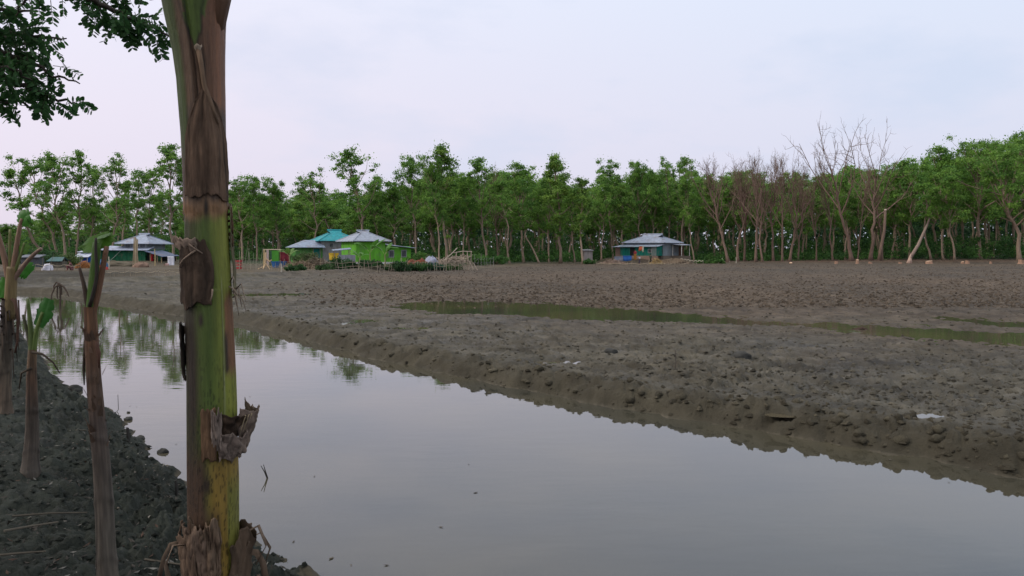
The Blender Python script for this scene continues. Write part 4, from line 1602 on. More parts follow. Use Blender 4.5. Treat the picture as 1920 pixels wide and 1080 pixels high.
def person(loc, h, label, top, bottom, pose='stand', rz=0.0, hair=(.012, .01, .01), wrap=False):
    s = h / 1.65
    root = empty('person', loc, label, 'person', None, rz)
    SK = (.22, .12, .075)
    if pose == 'stand':
        J = dict(pel=(0, 0, .90), wai=(0, 0, 1.05), che=(0, .0, 1.24), nek=(0, 0, 1.40), hea=(0, -.02, 1.50), crn=(0, -.01, 1.60),
                 sl=(-.17, 0, 1.34), el=(-.22, .02, 1.08), wl=(-.19, -.10, .87), hl=(-.18, -.14, .79),
                 sr=(.17, 0, 1.34), er=(.23, .02, 1.08), wr=(.20, -.10, .87), hr=(.19, -.14, .79),
                 pl=(-.09, 0, .86), kl=(-.10, -.03, .48), al=(-.10, .02, .08), tl=(-.11, -.15, .03),
                 pr=(.09, 0, .86), kr=(.10, -.02, .48), ar=(.10, .05, .08), tr=(.11, -.12, .03))
    else:  # sitting low, knees up
        J = dict(pel=(0, 0, .16), wai=(0, -.03, .32), che=(0, -.10, .52), nek=(0, -.17, .68), hea=(0, -.21, .78), crn=(0, -.21, .88),
                 sl=(-.17, -.12, .62), el=(-.22, -.28, .42), wl=(-.10, -.46, .40), hl=(-.05, -.52, .40),
                 sr=(.17, -.12, .62), er=(.22, -.28, .42), wr=(.10, -.46, .40), hr=(.05, -.52, .40),
                 pl=(-.09, -.03, .17), kl=(-.13, -.40, .46), al=(-.11, -.34, .08), tl=(-.12, -.50, .03),
                 pr=(.09, -.03, .17), kr=(.13, -.40, .46), ar=(.11, -.34, .08), tr=(.12, -.50, .03))
    R = dict(pel=.12, wai=.105, che=.125, nek=.05, hea=.085, crn=.07, sl=.055, el=.042, wl=.03, hl=.034, sr=.055, er=.042, wr=.03, hr=.034,
             pl=.085, kl=.058, al=.04, tl=.035, pr=.085, kr=.058, ar=.04, tr=.035)
    E = [('pel', 'wai'), ('wai', 'che'), ('che', 'nek'), ('nek', 'hea'), ('hea', 'crn'), ('che', 'sl'), ('sl', 'el'), ('el', 'wl'), ('wl', 'hl'),
         ('che', 'sr'), ('sr', 'er'), ('er', 'wr'), ('wr', 'hr'), ('pel', 'pl'), ('pl', 'kl'), ('kl', 'al'), ('al', 'tl'), ('pel', 'pr'), ('pr', 'kr'), ('kr', 'ar'), ('ar', 'tr')]
    K = list(J)
    V = [tuple(c * s for c in J[k]) for k in K]
    skin_body('body', V, [(K.index(a), K.index(b)) for a, b in E], [R[k] * s for k in K], 'skin', SK, root, 1, K.index('pel'))
    # shirt over the torso and upper arms
    KS = ['pel', 'wai', 'che', 'sl', 'el', 'sr', 'er']
    RS = dict(pel=.145, wai=.135, che=.15, sl=.075, el=.06, sr=.075, er=.06)
    ES = [('pel', 'wai'), ('wai', 'che'), ('che', 'sl'), ('sl', 'el'), ('che', 'sr'), ('sr', 'er')]
    skin_body('shirt', [tuple(c * s for c in J[k]) for k in KS], [(KS.index(a), KS.index(b)) for a, b in ES], [RS[k] * s for k in KS], 'cloth', top, root, 1, 0)
    if pose == 'stand':
        m = MB()
        th = np.linspace(0, 2 * PI, 16, endpoint=False)
        rows = []
        for z, a, b in ((1.0, .155, .13), (.85, .175, .15), (.5, .18, .15), (.16, .20, .17)):
            rows.append(np.stack([np.cos(th) * a * s * (1 + .05 * np.sin(th * 5)), np.sin(th) * b * s * (1 + .05 * np.cos(th * 4)), np.full(16, z * s)], -1))
        m.grid(np.array(rows)[::-1], bottom, True)
        m.build('wrap_skirt', 'cloth', root, True)
    else:
        KS = ['pel', 'pl', 'kl', 'al', 'pr', 'kr', 'ar']
        RS = dict(pel=.15, pl=.12, kl=.09, al=.075, pr=.12, kr=.09, ar=.075)
        ES = [('pel', 'pl'), ('pl', 'kl'), ('kl', 'al'), ('pel', 'pr'), ('pr', 'kr'), ('kr', 'ar')]
        skin_body('trousers', [tuple(c * s for c in J[k]) for k in KS], [(KS.index(a), KS.index(b)) for a, b in ES], [RS[k] * s for k in KS], 'cloth', bottom, root, 1, 0)
    c = Vector(J['crn']) * s
    m = MB()
    th = np.linspace(0, 2 * PI, 12, endpoint=False)
    rows = []
    for ph in np.linspace(.02, 1.9, 7):
        rows.append(np.stack([np.cos(th) * math.sin(ph) * .098 * s, np.sin(th) * math.sin(ph) * .105 * s + .02 * s, np.full(12, (math.cos(ph) * .115 - .045) * s) + np.where(np.sin(th) < -.3, .05, 0) * (ph > 1.2) * s], -1))
    G = np.array(rows) + np.array(c)
    m.grid(G[::-1], top if wrap else hair, True)
    m.build('headscarf' if wrap else 'hair', 'cloth', root, True)
    return root


person(at(285.5, 498, 84.2), 1.5, 'person in a red dress standing in the dark doorway of the green house', (.33, .012, .02), (.36, .015, .02), 'stand', rad(10), wrap=True)
pq = gp(136, 521, 63)
person(pq, 1.55, 'person sitting low on the mud bank in maroon clothes, far left', (.16, .06, .07), (.13, .04, .045), 'sit', rad(-60))
pR = gp(1191, 480, 107.4)
person(Vector((pR.x, 107.4, at(1191, 488.5, 107.4).z)), 1.5, 'person in red top and ochre skirt at the doorway of the grey-roofed house', (.28, .025, .04), (.34, .15, .03), 'stand', rad(-15))
person(gp(1199, 493, 105.6), 1.15, 'child in white and dark clothes before the teal wall', (.55, .56, .60), (.06, .05, .07), 'stand', rad(40))
person(gp(1220, 493, 105.0), 1.3, 'child in dark green near the straw-coloured brush pile', (.02, .05, .03), (.03, .025, .02), 'stand', rad(-20), (.02, .02, .02))

# ------------------------------------------------------------------ foreground: the thick banana stem
YB = 3.05
st_py = np.array([-60, 0, 30, 60, 100, 150, 250, 350, 450, 560, 660, 760, 830, 900, 1000, 1080, 1200, 1260])
st_l = np.array([308, 317, 322, 328, 336, 342, 348, 350, 348, 347, 348, 347, 346, 345, 344, 343, 338, 334])
st_r = np.array([442, 434, 430, 428, 426, 425, 425, 427, 430, 435, 438, 440, 440, 441, 440, 440, 446, 450])
st_z = np.array([at(390, p, YB).z for p in st_py])[::-1]
pxm = 1 / (F / YB)
st_x = np.array([at((a + b) / 2, 500, YB).x for a, b in zip(st_l, st_r)])[::-1]
st_rad = ((st_r - st_l) / 2 * pxm * .94)[::-1]
PHI = math.atan2(1.19, 3.05)


def stem_pt(z, a, off=0.0):
    cx = np.interp(z, st_z, st_x)
    r = np.interp(z, st_z, st_rad) + off
    return np.stack([cx + r * np.sin(a + PHI), YB - r * np.cos(a + PHI), z + 0 * a], -1)


def zpy(py):
    return at(390, py, YB).z


def lerpc(a, b, t):
    return np.array(a) * (1 - t[..., None]) + np.array(b) * t[..., None]


def stem_color(z, a):
    """markings of the sheaths (green, yellow-brown, dried brown, spots) plus painted shade on the left"""
    py = np.interp(z, st_z, st_py[::-1])
    s = np.sin(a)
    q = a
    n1 = fbm(q * 3 + 5, z * 9, 4, 201)
    n2 = fbm(q * 12, z * 3.0, 4, 205)
    n3 = fbm(q * 9, z * 30, 3, 209)
    py = py + 26 * n1
    ss = s + .14 * n1 + .05 * n3
    green = np.array([.078, .118, .020])
    ygreen = np.array([.20, .22, .032])
    olive_shade = np.array([.080, .085, .022])
    brown = np.array([.088, .050, .028])
    dark = np.array([.030, .020, .012])
    red = np.array([.225, .105, .056])
    tan = np.array([.24, .135, .065])
    yell = np.array([.25, .16, .030])
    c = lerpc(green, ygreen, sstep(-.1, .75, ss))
    c = c + (sstep(-.15, -.9, ss)[..., None]) * (olive_shade * .6 - c)  # left-to-right fall of light painted in: shaded left side goes dark olive
    # lower part turns yellow then brown
    t = sstep(800, 870, py) * sstep(-.45, .1, ss)
    c = c + t[..., None] * (yell - c)
    t = sstep(860, 930, py) * sstep(.45, .6, ss)
    c = c + t[..., None] * (np.array([.17, .165, .03]) - c)
    t = sstep(800, 880, py) * sstep(.0, -.45, ss)
    c = c + t[..., None] * (brown * .75 - c)
    t = sstep(930, 985, py) * sstep(.35, .1, ss)
    c = c + t[..., None] * (brown - c)
    # upper part dried
    u = sstep(420, 396, py)
    c = c + u[..., None] * (tan - c)
    u = sstep(388, 366, py)
    c = c + u[..., None] * (np.array([.088, .056, .037]) * (1 + .9 * n2[..., None]) - c)
    u = sstep(225, 190, py)
    upper = lerpc(brown * 1.5, red, sstep(-.1, .8, ss))
    c = c + u[..., None] * (upper * (1 + .5 * n2[..., None]) - c)
    u = sstep(330, 250, py) * sstep(-.55, -.75, ss)
    c = c + u[..., None] * (green * .75 - c)
    # the green inner sheath at the very top, a V
    vy = np.interp(py, [-60, 0, 60, 100], [.62, .42, .22, 0])
    u = sstep(112, 96, py) * sstep(vy + .06, vy - .02, np.abs(ss + .12 - .1 * (py < 40)))
    c = c + u[..., None] * (green * 1.15 - c)
    ve = np.exp(-((np.abs(ss + .12) - vy - .03) / .045) ** 2) * sstep(118, 90, py)
    c = c * (1 - .6 * ve[..., None])
    line = np.exp(-((ss + .2 + .0012 * (150 - py)) / .03) ** 2) * (py < 240)
    c = c * (1 - .75 * line[..., None])
    # dark blotches
    for by, bs, rr, ra in ((395, .0, 22, .12), (345, -.35, 40, .22), (130, .1, 26, .14), (600, -.35, 12, .1), (640, -1.0, 55, .22), (700, -.75, 160, .22), (900, -.25, 16, .14)):
        e = np.exp(-((py - by) / rr) ** 2 - ((s - bs) / ra) ** 2)
        c = c + np.clip(e * 1.2, 0, 1)[..., None] * (dark - c)
    # brown strip and seam down the right
    t = sstep(.55, .66, ss) * sstep(540, 570, py) * sstep(715, 680, py)
    c = c + t[..., None] * (np.array([.20, .095, .045]) - c)
    t = np.exp(-((s - .62) / .10) ** 2) * sstep(610, 640, py) * sstep(705, 690, py)
    c = c + t[..., None] * (dark * 1.1 - c)
    line = np.exp(-((s - (.50 - .0004 * (py - 560))) / .022) ** 2) * sstep(520, 560, py) * sstep(790, 770, py)
    c = c * (1 - .55 * line[..., None]) + .12 * np.exp(-((s - (.545 - .0004 * (py - 560))) / .018) ** 2)[..., None] * (sstep(500, 540, py) * sstep(790, 770, py))[..., None]
    # speckle
    sp = clods(q * 13, z * 26, 221, .42)
    c = c * (1 - .62 * (sp > .30)[..., None] * (sstep(620, 800, py) * .8 + .2)[..., None] * (_h(np.floor(q * 9), np.floor(z * 20), 5) > .35)[..., None])
    return np.clip(c * (1 + .55 * n2[..., None]) * .95, .006, 1)


bz = H(-1.19, YB)
plant = empty('banana_plant', (0, 0, 0), 'thick banana stem with green and dried brown sheaths in the foreground', 'banana plant')
zs = np.concatenate([np.linspace(bz - .08, st_z[1], 30)[:-1], np.linspace(st_z[1], zpy(-60), 420)])
aa = np.linspace(-PI, PI, 150, endpoint=False)
A_, Z_ = np.meshgrid(aa, zs)
seam = .004 * sstep(.03, -.03, np.sin(A_) - .52) * (Z_ < zpy(540)) + .006 * (np.abs(A_) < 2) * sstep(-.02, .02, Z_ - zpy(398) - .01 * np.sin(A_ * 5)) \
    + .0045 * fbm(A_ * 2.5, Z_ * 3.5, 4, 233) + .002 * fbm(A_ * 14, Z_ * 3, 3, 235)
seam += -.010 * np.exp(-((np.sin(A_) + .25 + .25 * (Z_ - zpy(100))) / .05) ** 2) * (Z_ > zpy(260))
base_flare = .035 * np.exp(-(Z_ - bz) / .10)
G = stem_pt(Z_, A_, 0) + 0
cx = np.interp(Z_, st_z, st_x)
r = np.interp(Z_, st_z, st_rad) + seam + base_flare
G = np.stack([cx + r * np.sin(A_ + PHI), YB - r * np.cos(A_ + PHI), Z_], -1)
mb = MB()
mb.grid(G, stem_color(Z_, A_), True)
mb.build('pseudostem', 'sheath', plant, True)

# stalks fanning out at the top
for dx, dy, L, r0_, col, nm in ((-.16, .02, 1.7, .050, (.14, .10, .05), 0), (.52, -.05, 1.9, .055, (.16, .085, .05), 1), (-.02, .5, 1.9, .05, (.10, .16, .03), 2)):
    m = MB()
    b = np.array([np.interp(zpy(70), st_z, st_x) + dx * .07, YB + dy * .1, zpy(80)])
    pts = [b + np.array([dx * t * (.45 + .55 * t) * L, dy * t * L, t * L * .95]) for t in np.linspace(0, 1, 9)]
    m.tube(pts, np.linspace(r0_, r0_ * .45, 9), col, 12)
    m.build('leaf_stalk', 'sheath', plant, True)
rg = np.random.default_rng(8)
for az, zz, L in ((2.6, 5.0, 1.7), (.5, 5.1, 1.8), (3.9, 4.9, 1.6)):
    b_, r_ = MB(), MB()
    banana_leaf(b_, r_, (-1.2 + .25 * math.cos(az), YB + .1 * math.sin(az), zz - .55), (math.cos(az) * .8, math.sin(az) * .5, 1.0), L, .28, 1.0, rg, petiole=.1, rr=.025)
    pa = r_.build('leaf', 'sheath', plant)
    b_.build('blade', 'banana_leaf', pa)


def shell(z0, z1, a0, a1, off, col, seed, rows=34, cols=26, ragged=.03, name='dry_sheath', fibre=.5, label=None, mat='dry', taper=None, crumple=1.0):
    """a dried leaf-sheath lying round the stem; off(u,v) is how far it stands off (u across, v upwards)"""
    rg = np.random.default_rng(seed)
    u = np.linspace(0, 1, cols)
    v = np.linspace(0, 1, rows)
    U, V = np.meshgrid(u, v)
    rag_t = ragged * fbm(U * 6 + seed, U * 0 + 3, 4, seed) * 2
    rag_b = ragged * fbm(U * 6 + seed, U * 0 + 9, 4, seed + 4) * 2
    Z = z0 + rag_b + (z1 - z0 + rag_t - rag_b) * V
    w = 1 + .10 * fbm(V * 4 + seed, V * 0 + 1, 3, seed + 8) * 2
    if taper is not None:
        w = w * taper(V)
    A = (a0 + a1) / 2 + (U - .5) * (a1 - a0) * w
    O = .006 + off(U, V) + crumple * (.014 * fbm(U * 7, V * 4, 4, seed + 11) + .006 * fbm(U * 30, V * 2.5, 3, seed + 13))
    G = stem_pt(Z, A, O)
    n = fbm(U * 18, V * 2.5, 4, seed + 17)
    n2_ = fbm(U * 3, V * 3, 3, seed + 19)
    c = np.array(col)[None, None, :] * (1 + 2 * fibre * n + .7 * n2_)[..., None]
    m = MB()
    m.grid(G, c)
    o = m.build(name, mat, plant, True, label)
    s = o.modifiers.new('thickness', 'SOLIDIFY')
    s.thickness = .0035
    s.offset = 1
    return o


# long dried sheath, upper
shell(zpy(372), zpy(188), -.95, 1.25, lambda u, v: .006 * (1 - v) + .012 * np.exp(-((u - .5) / .2) ** 2) * v, (.112, .070, .045), 3, 80, 60, .03, fibre=.95, label='long brown fibrous dried sheath', taper=lambda v: .22 + .78 * np.clip((1 - v) / .42, 0, 1) ** .7)
# thin dried strip with a cut node
m = MB()
pts = [stem_pt(np.array(zpy(p)), np.array(a), .014) for p, a in ((100, -.02), (130, .05), (165, .10), (195, .28), (235, .62))]
m.tube(pts, [.010, .009, .008, .011, .006], (.23, .15, .095), 8)
th = np.linspace(0, 2 * PI, 14, endpoint=False)
c0 = stem_pt(np.array(zpy(100)), np.array(-.02), .016)
for r_, dz_ in ((.013, 0),):
    G = np.stack([np.stack([c0[0] + np.cos(th) * rr, c0[1] + np.sin(th) * rr * .8, c0[2] + zz + .004 * np.sin(th * 3)], -1) for rr, zz in ((.009, -.012), (.015, .0), (.013, .006), (.004, -.004))])
    m.grid(G, (.34, .27, .20), True)
m.build('cut_node', 'dry', plant, True)
# left brown pocket
shell(zpy(572), zpy(452), -1.62, .18, lambda u, v: .020 * v * np.sin(PI * u) + .006, (.062, .040, .026), 5, 50, 34, .03, fibre=.9, label='dark brown pocket-shaped sheath', taper=lambda v: .72 + .30 * np.sin(PI * np.clip(v * .8 + .15, 0, 1)))
shell(zpy(470), zpy(446), -1.45, -.35, lambda u, v: .018 + .018 * v, (.27, .20, .15), 6, 10, 20, .02, label='papery curled rim')
for k, (p0, a0, p1, a1) in enumerate(((450, -.75, 475, -.15), (468, -.35, 500, -1.1), (540, .12, 562, .05))):
    p = [stem_pt(np.array(zpy(p0 + (p1 - p0) * t)), np.array(a0 + (a1 - a0) * t), .028 + .012 * math.sin(3 * t)) for t in np.linspace(0, 1, 6)]
    m = MB()
    m.tube(p, np.linspace(.004, .0025, 6), (.30, .22, .16), 5)
    m.build('dry_strip', 'dry', plant, True)
# protruding flap at the left edge
shell(zpy(705), zpy(612), -2.1, -1.25, lambda u, v: .004 + .012 * v, (.035, .026, .018), 7, 24, 16, .04, crumple=1.6, taper=lambda v: .55 + .45 * v)
# dry strip on the right
shell(zpy(548), zpy(385), 1.22, 1.75, lambda u, v: .006, (.17, .15, .085), 10, 40, 10, .03)
m = MB()
for k in range(9):
    t0 = rg.uniform(0, 1)
    b0 = stem_pt(np.array(zpy(545 + rg.normal() * 8)), np.array(1.05 + rg.normal() * .25), .012)
    d = np.array([rg.uniform(.01, .05), -rg.uniform(.0, .03), rg.normal() * .03])
    m.tube([b0, b0 + d, b0 + d * 1.4 + np.array([.005, 0, -rg.uniform(.02, .09)])], [.004, .003, .0015], (.32, .25, .19), 4)
m.build('dry_fibres', 'dry', plant, True)
m = MB()
for k in range(6):
    b0 = stem_pt(np.array(zpy(390 + k * 12)), np.array(1.45), .004)
    d = np.array([rg.uniform(.006, .016), -.01, rg.normal() * .01])
    m.tube([b0, b0 + d, b0 + d + np.array([.002, 0, -rg.uniform(.02, .05)])], [.006, .006, .003], (.10, .055, .03), 5)
m.build('dry_fibres', 'dry', plant, True)


# cut leaf base: a papery cup standing off the stem at the right
def cup(u, v):
    return .004 + .062 * np.clip(v, 0, 1) ** .7 * np.clip(np.sin(PI * np.clip(u * .98 + .01, 0, 1)), 0, 1) ** .7


shell(zpy(818), zpy(770), .18, 1.25, lambda u, v: .014 + .045 * v * np.sin(PI * u), (.058, .036, .022), 15, 26, 34, .02, crumple=2.2, fibre=.8, label='dark fibrous core of the cut sheath')
shell(zpy(842), zpy(764), .80, 1.95, lambda u, v: .016 + .055 * np.clip(v, 0, 1) ** .6 * np.sin(PI * np.clip(u * .8 + .1, 0, 1)), (.21, .155, .12), 14, 40, 36, .035, crumple=2.2, label='papery grey-brown side of the cut sheath', fibre=.4)
shell(zpy(853), zpy(806), .15, 1.30, lambda u, v: .008 + .050 * v * np.sin(PI * np.clip(u * .9 + .05, 0, 1)), (.23, .175, .14), 24, 34, 40, .03, crumple=2.4, label='papery lower lip of the cut sheath', fibre=.4)
shell(zpy(830), zpy(760), -.05, .24, lambda u, v: .010 + .022 * v + .012 * u, (.27, .21, .17), 25, 34, 14, .03, crumple=1.6, label='pale strip at the left of the cut sheath', fibre=.3)
shell(zpy(850), zpy(758), -.42, .10, lambda u, v: .004 + .016 * u, (.13, .075, .04), 16, 24, 12, .02)
m = MB()
for k in range(5):
    a_ = .8 + .12 * k
    p = [stem_pt(np.array(zpy(772 + 34 * t)), np.array(a_), .075 - .03 * t) for t in np.linspace(0, 1, 5)]
    m.tube(p, .0022, (.42, .33, .20), 4)
m.build('dry_fibres', 'dry', plant, True)
# dead sheaths curling round the foot
shell(zpy(1085), zpy(962), -.80, .18, lambda u, v: .008 + .030 * v * np.exp(-((u - .75) / .3) ** 2), (.17, .115, .075), 17, 44, 46, .06, crumple=4.2, label='curled brown sheath at the foot')
shell(zpy(1110), zpy(985), -1.9, -.55, lambda u, v: .008 + .02 * v, (.15, .10, .066), 18, 34, 30, .06, crumple=2.6)
shell(zpy(1060), zpy(975), -1.2, -.2, lambda u, v: .012 + .02 * v * np.sin(PI * u), (.19, .13, .09), 27, 30, 30, .06, crumple=2.8)
shell(zpy(1090), zpy(1005), 1.0, 2.3, lambda u, v: .008 + .028 * v, (.15, .105, .07), 28, 30, 30, .07, crumple=3.0)
shell(zpy(1130), zpy(1000), .55, 2.1, lambda u, v: .008 + .045 * v * np.sin(PI * u) ** 2, (.105, .07, .045), 19, 34, 30, .07, crumple=2.6)
shell(bz + .0, zpy(1060), -2.6, 2.6, lambda u, v: .018, (.10, .07, .045), 20, 20, 60, .04)
for k in range(5):
    m = MB()
    s_ = rg.choice([-1, 1])
    a_ = rg.uniform(.9, 1.7) if s_ > 0 else rg.uniform(-1.7, -.2)
    b0 = stem_pt(np.array(zpy(rg.uniform(975, 1040))), np.array(a_), .02)
    out = np.array([math.sin(a_ + PHI), -math.cos(a_ + PHI), 0]) * rg.uniform(.02, .07)
    p = [b0, b0 + out + np.array([0, 0, rg.uniform(-.01, .03)]), b0 + out * 1.5 + np.array([0, 0, -.05]), b0 + out * 1.3 + np.array([rg.normal() * .02, 0, -rg.uniform(.09, .16)])]
    p = np.array(p)
    w = rg.uniform(.008, .022)
    ribb = np.cross(np.gradient(p, axis=0), rg.normal(size=3))
    ribb /= np.linalg.norm(ribb, axis=1)[:, None]
    Gs = np.stack([p - ribb * w, p + np.array([0, 0, .003]), p + ribb * w], 1)
    m.grid(Gs, np.array((.22, .155, .105)) * rg.uniform(.5, 1.3))
    o = m.build('dead_strip', 'dry', plant, True)
    s = o.modifiers.new('thickness', 'SOLIDIFY')
    s.thickness = .002


# ------------------------------------------------------------------ other young banana stems on the bank
def young(name, label, base, top, r0_, r1_, cols, seed, bulge=.12):
    """stem from base to top (world points), colour list from foot to top"""
    rg = np.random.default_rng(seed)
    root = empty('banana_plant', base, label, 'banana plant', 'young banana plants on the bank')
    n, na = 150, 40
    t = np.linspace(0, 1, n)
    d = np.array(top - base)
    bend = np.stack([.007 * np.sin(t * 5 + seed), .006 * np.cos(t * 4), 0 * t], -1) * np.minimum(t * 3, 1)[:, None] * np.minimum((1 - t) * 3, 1)[:, None]
    c = d[None, :] * t[:, None] + bend
    a = np.linspace(0, 2 * PI, na, endpoint=False)
    A, T = np.meshgrid(a, t)
    L = np.linalg.norm(d)
    r = (r0_ + (r1_ - r0_) * T) * (1 + bulge * 1.2 * fbm(A * 1.5 + seed, T * L * 4, 4, seed) + .06 * fbm(A * 8, T * L * 2, 3, seed + 2)) + r0_ * .35 * np.exp(-T * L / .07)
    rings = np.exp(-((np.mod(T * L * 3.2 + .10 * np.sin(A + seed), 1) - .5) / .07) ** 2)
    r = r + .0022 * rings * (T < .8) * (1 + np.sin(A * 2 + 5 * T))
    G = c[:, None, :] + np.stack([r * np.cos(A), r * np.sin(A), 0 * r], -1)
    ts = np.linspace(0, 1, len(cols))
    cc = np.stack([np.interp(T + .05 * fbm(A * 2, T * 8, 3, seed + 5), ts, [q[k] for q in cols]) for k in range(3)], -1)
    cc = cc * (1 + 1.3 * fbm(A * 9, T * L * 5, 4, seed + 7) + 1.0 * fbm(A * 2.5, T * L * 9, 4, seed + 9))[..., None]
    cc = cc * (1 - .22 * rings * (T < .85))[..., None]
    m = MB()
    G[0, :, 2] -= .08
    m.grid(G, np.clip(cc, .006, 1), True)
    m.build('pseudostem', 'sheath', root, True)
    return root


def stalk(root, pts, r0_, r1_, col, base, name='leaf_stalk'):
    m = MB()
    P = np.array([np.array(p - base) for p in pts])
    k = np.linspace(0, 1, len(P))
    t = np.linspace(0, 1, 12)
    Q = np.stack([np.interp(t, k, P[:, i]) for i in range(3)], -1)
    for _ in range(2):
        Q[1:-1] = (Q[:-2] + 2 * Q[1:-1] + Q[2:]) / 4
    m.tube(Q, np.linspace(r0_, r1_, 12), col, 8)
    return m.build(name, 'sheath', root, True)


def blade(root, pts, w, base, col=(.07, .19, .02), seed=1, label=None, rough=.25):
    """a torn piece of green leaf around a rib (world points along the rib)"""
    rg = np.random.default_rng(seed)
    P = np.array([np.array(p - base) for p in pts])
    k = np.linspace(0, 1, len(P))
    t = np.linspace(0, 1, 16)
    Q = np.stack([np.interp(t, k, P[:, i]) for i in range(3)], -1)
    T = np.gradient(Q, axis=0)
    T /= np.linalg.norm(T, axis=1)[:, None]
    side = np.cross(T, np.array([0.1, -1, .25]))
    side /= np.linalg.norm(side, axis=1)[:, None]
    m = MB()
    for s in (-1, 1):
        ww = w * (.65 + .5 * np.sin(PI * np.clip(t * .9 + .08, 0, 1))) * (1 + rough * rg.normal(size=16) * .5)
        G = np.stack([Q + side * s * (ww * q)[:, None] + np.array([0, -1, 0]) * (ww * .35 * q - ww * .5 * q * q)[:, None] for q in (0, .3, .6, 1)], 1)
        m.grid(G, np.array(col) * rg.uniform(.85, 1.15))
    o = m.build('leaf', 'banana_leaf', root, True, label)
    return o


# slender tall stem left of the thick one
YS = 3.95
b = at(203, 1090, YS)
b.z = H(b.x, YS)
b2 = at(203, 900, YS)
tp = at(169, 575, YS)
rt_ = young('banana_plant', 'slender bare banana stem between the bank edge and the thick stem, green stalk on top', b, tp, .050, .030,
            [(.080, .066, .050), (.098, .083, .064), (.085, .068, .052), (.078, .056, .043), (.115, .062, .034), (.15, .07, .03)], 31)
stalk(rt_, [at(170, 590, YS), at(176, 520, YS), at(182, 455, YS)], .026, .020, (.075, .15, .02), b)
stalk(rt_, [at(173, 590, YS), at(186, 540, YS), at(200, 462, YS)], .018, .012, (.17, .085, .045), b)
stalk(rt_, [at(167, 590, YS), at(158, 535, YS), at(149, 502, YS)], .014, .007, (.075, .045, .028), b)
stalk(rt_, [at(168, 575, YS - .03), at(183, 520, YS - .03), at(179, 470, YS - .03), at(180, 446, YS - .03)], .010, .006, (.03, .022, .014), b)
blade(rt_, [at(181, 470, YS), at(181, 440, YS + .1)], .075, b, (.085, .20, .02), 3)
blade(rt_, [at(186, 448, YS - .02), at(199, 438, YS + .1)], .03, b, (.08, .19, .02), 4)
m = MB()
pp = [at(170, 605, YS), at(160, 640, YS), at(157, 690, YS), at(158, 722, YS)]
m.tube([np.array(p - b) for p in pp], [.010, .008, .007, .003], (.06, .045, .03), 5)
pp = [at(180, 640, YS - .04), at(185, 662, YS - .05), at(186, 690, YS - .04)]
m.tube([np.array(p - b) for p in pp], [.006, .012, .004], (.12, .06, .04), 5)
m.build('dead_leaf', 'dry', rt_, True)
rg = np.random.default_rng(17)
m = MB()
for k in range(34):
    py = rg.uniform(620, 860)
    c0 = np.array(at(float(np.interp(py, [575, 1090], [169, 203])), py, YS) - b)
    a_ = rg.uniform(-2.2, 2.2)
    dv = np.array([math.sin(a_), -math.cos(a_), 0])
    rr_ = float(np.interp(py, [575, 1090], [.031, .050]))
    p0_ = c0 + dv * rr_ * .95
    tv = np.array([math.cos(a_), math.sin(a_), 0])
    hh, ww, st_ = rg.uniform(.02, .07), rg.uniform(.006, .018), rg.uniform(.004, .016)
    Gs = np.array([[p0_ - tv * ww, p0_ + dv * .002, p0_ + tv * ww], [p0_ - tv * ww * .8 + dv * st_ + (0, 0, hh * .6), p0_ + dv * (st_ + .003) + (0, 0, hh * .6), p0_ + tv * ww * .7 + dv * st_ + (0, 0, hh * .55)],
                   [p0_ - tv * ww * .3 + dv * st_ * 2 + (0, 0, hh), p0_ + dv * st_ * 2.2 + (0, 0, hh * 1.05), p0_ + tv * ww * .4 + dv * st_ * 1.8 + (0, 0, hh * .9)]])
    m.grid(Gs, np.array((.14, .09, .06)) * rg.uniform(.5, 1.5))
m.build('peeling_sheath', 'dry', rt_, True)

# short stem with fresh leaves
g = ground_hit(57, 885)
YS = g.y
b = Vector((g.x, g.y, H(g.x, g.y)))
rt_ = young('banana_plant', 'short brown banana stem with a fresh green leaf at its forked top', b, at(61, 655, YS), .058, .030,
            [(.068, .055, .042), (.07, .055, .042), (.055, .040, .028), (.10, .055, .03), (.12, .075, .038)], 37, .2)
stalk(rt_, [at(60, 665, YS), at(58, 620, YS), at(52, 560, YS)], .026, .012, (.09, .13, .03), b)
stalk(rt_, [at(62, 665, YS), at(68, 620, YS), at(80, 585, YS)], .022, .012, (.10, .15, .03), b)
stalk(rt_, [at(60, 665, YS), at(52, 625, YS), at(43, 590, YS)], .018, .010, (.06, .06, .025), b)
blade(rt_, [at(72, 612, YS), at(84, 585, YS), at(92, 560, YS)], .058, b, (.03, .115, .018), 7)
m = MB()
for q in ([(60, 660), (80, 664), (100, 680), (112, 700)], [(58, 690), (40, 700), (36, 730)]):
    m.tube([np.array(at(a_, c_, YS - .05) - b) for a_, c_ in q], np.linspace(.012, .004, len(q)), (.06, .045, .03), 5)
m.build('dead_leaf', 'dry', rt_, True)

# leafy one at the left edge
g = ground_hit(8, 776)
YS = g.y
b = Vector((g.x, g.y, H(g.x, g.y)))
rt_ = young('banana_plant', 'leftmost banana plant with brown stalks spreading from a shaggy stem', b, at(14, 560, YS), .068, .055,
            [(.10, .072, .048), (.105, .078, .052), (.08, .065, .045), (.055, .04, .028), (.05, .036, .025)], 41, .2)
m_cols = (.20, .115, .07)
stalk(rt_, [at(17, 600, YS), at(21, 530, YS), at(22, 500, YS)], .06, .05, (.17, .12, .05), b, 'inner_stem')
stalk(rt_, [at(18, 530, YS), at(8, 480, YS), at(-4, 440, YS), at(-14, 400, YS)], .035, .02, m_cols, b)
stalk(rt_, [at(22, 520, YS), at(30, 470, YS), at(37, 425, YS), at(41, 410, YS)], .03, .016, m_cols, b)
stalk(rt_, [at(24, 528, YS), at(42, 500, YS), at(66, 474, YS), at(78, 466, YS)], .026, .018, (.19, .12, .085), b)
stalk(rt_, [at(20, 520, YS), at(18, 470, YS), at(19, 430, YS)], .02, .012, (.16, .17, .05), b)
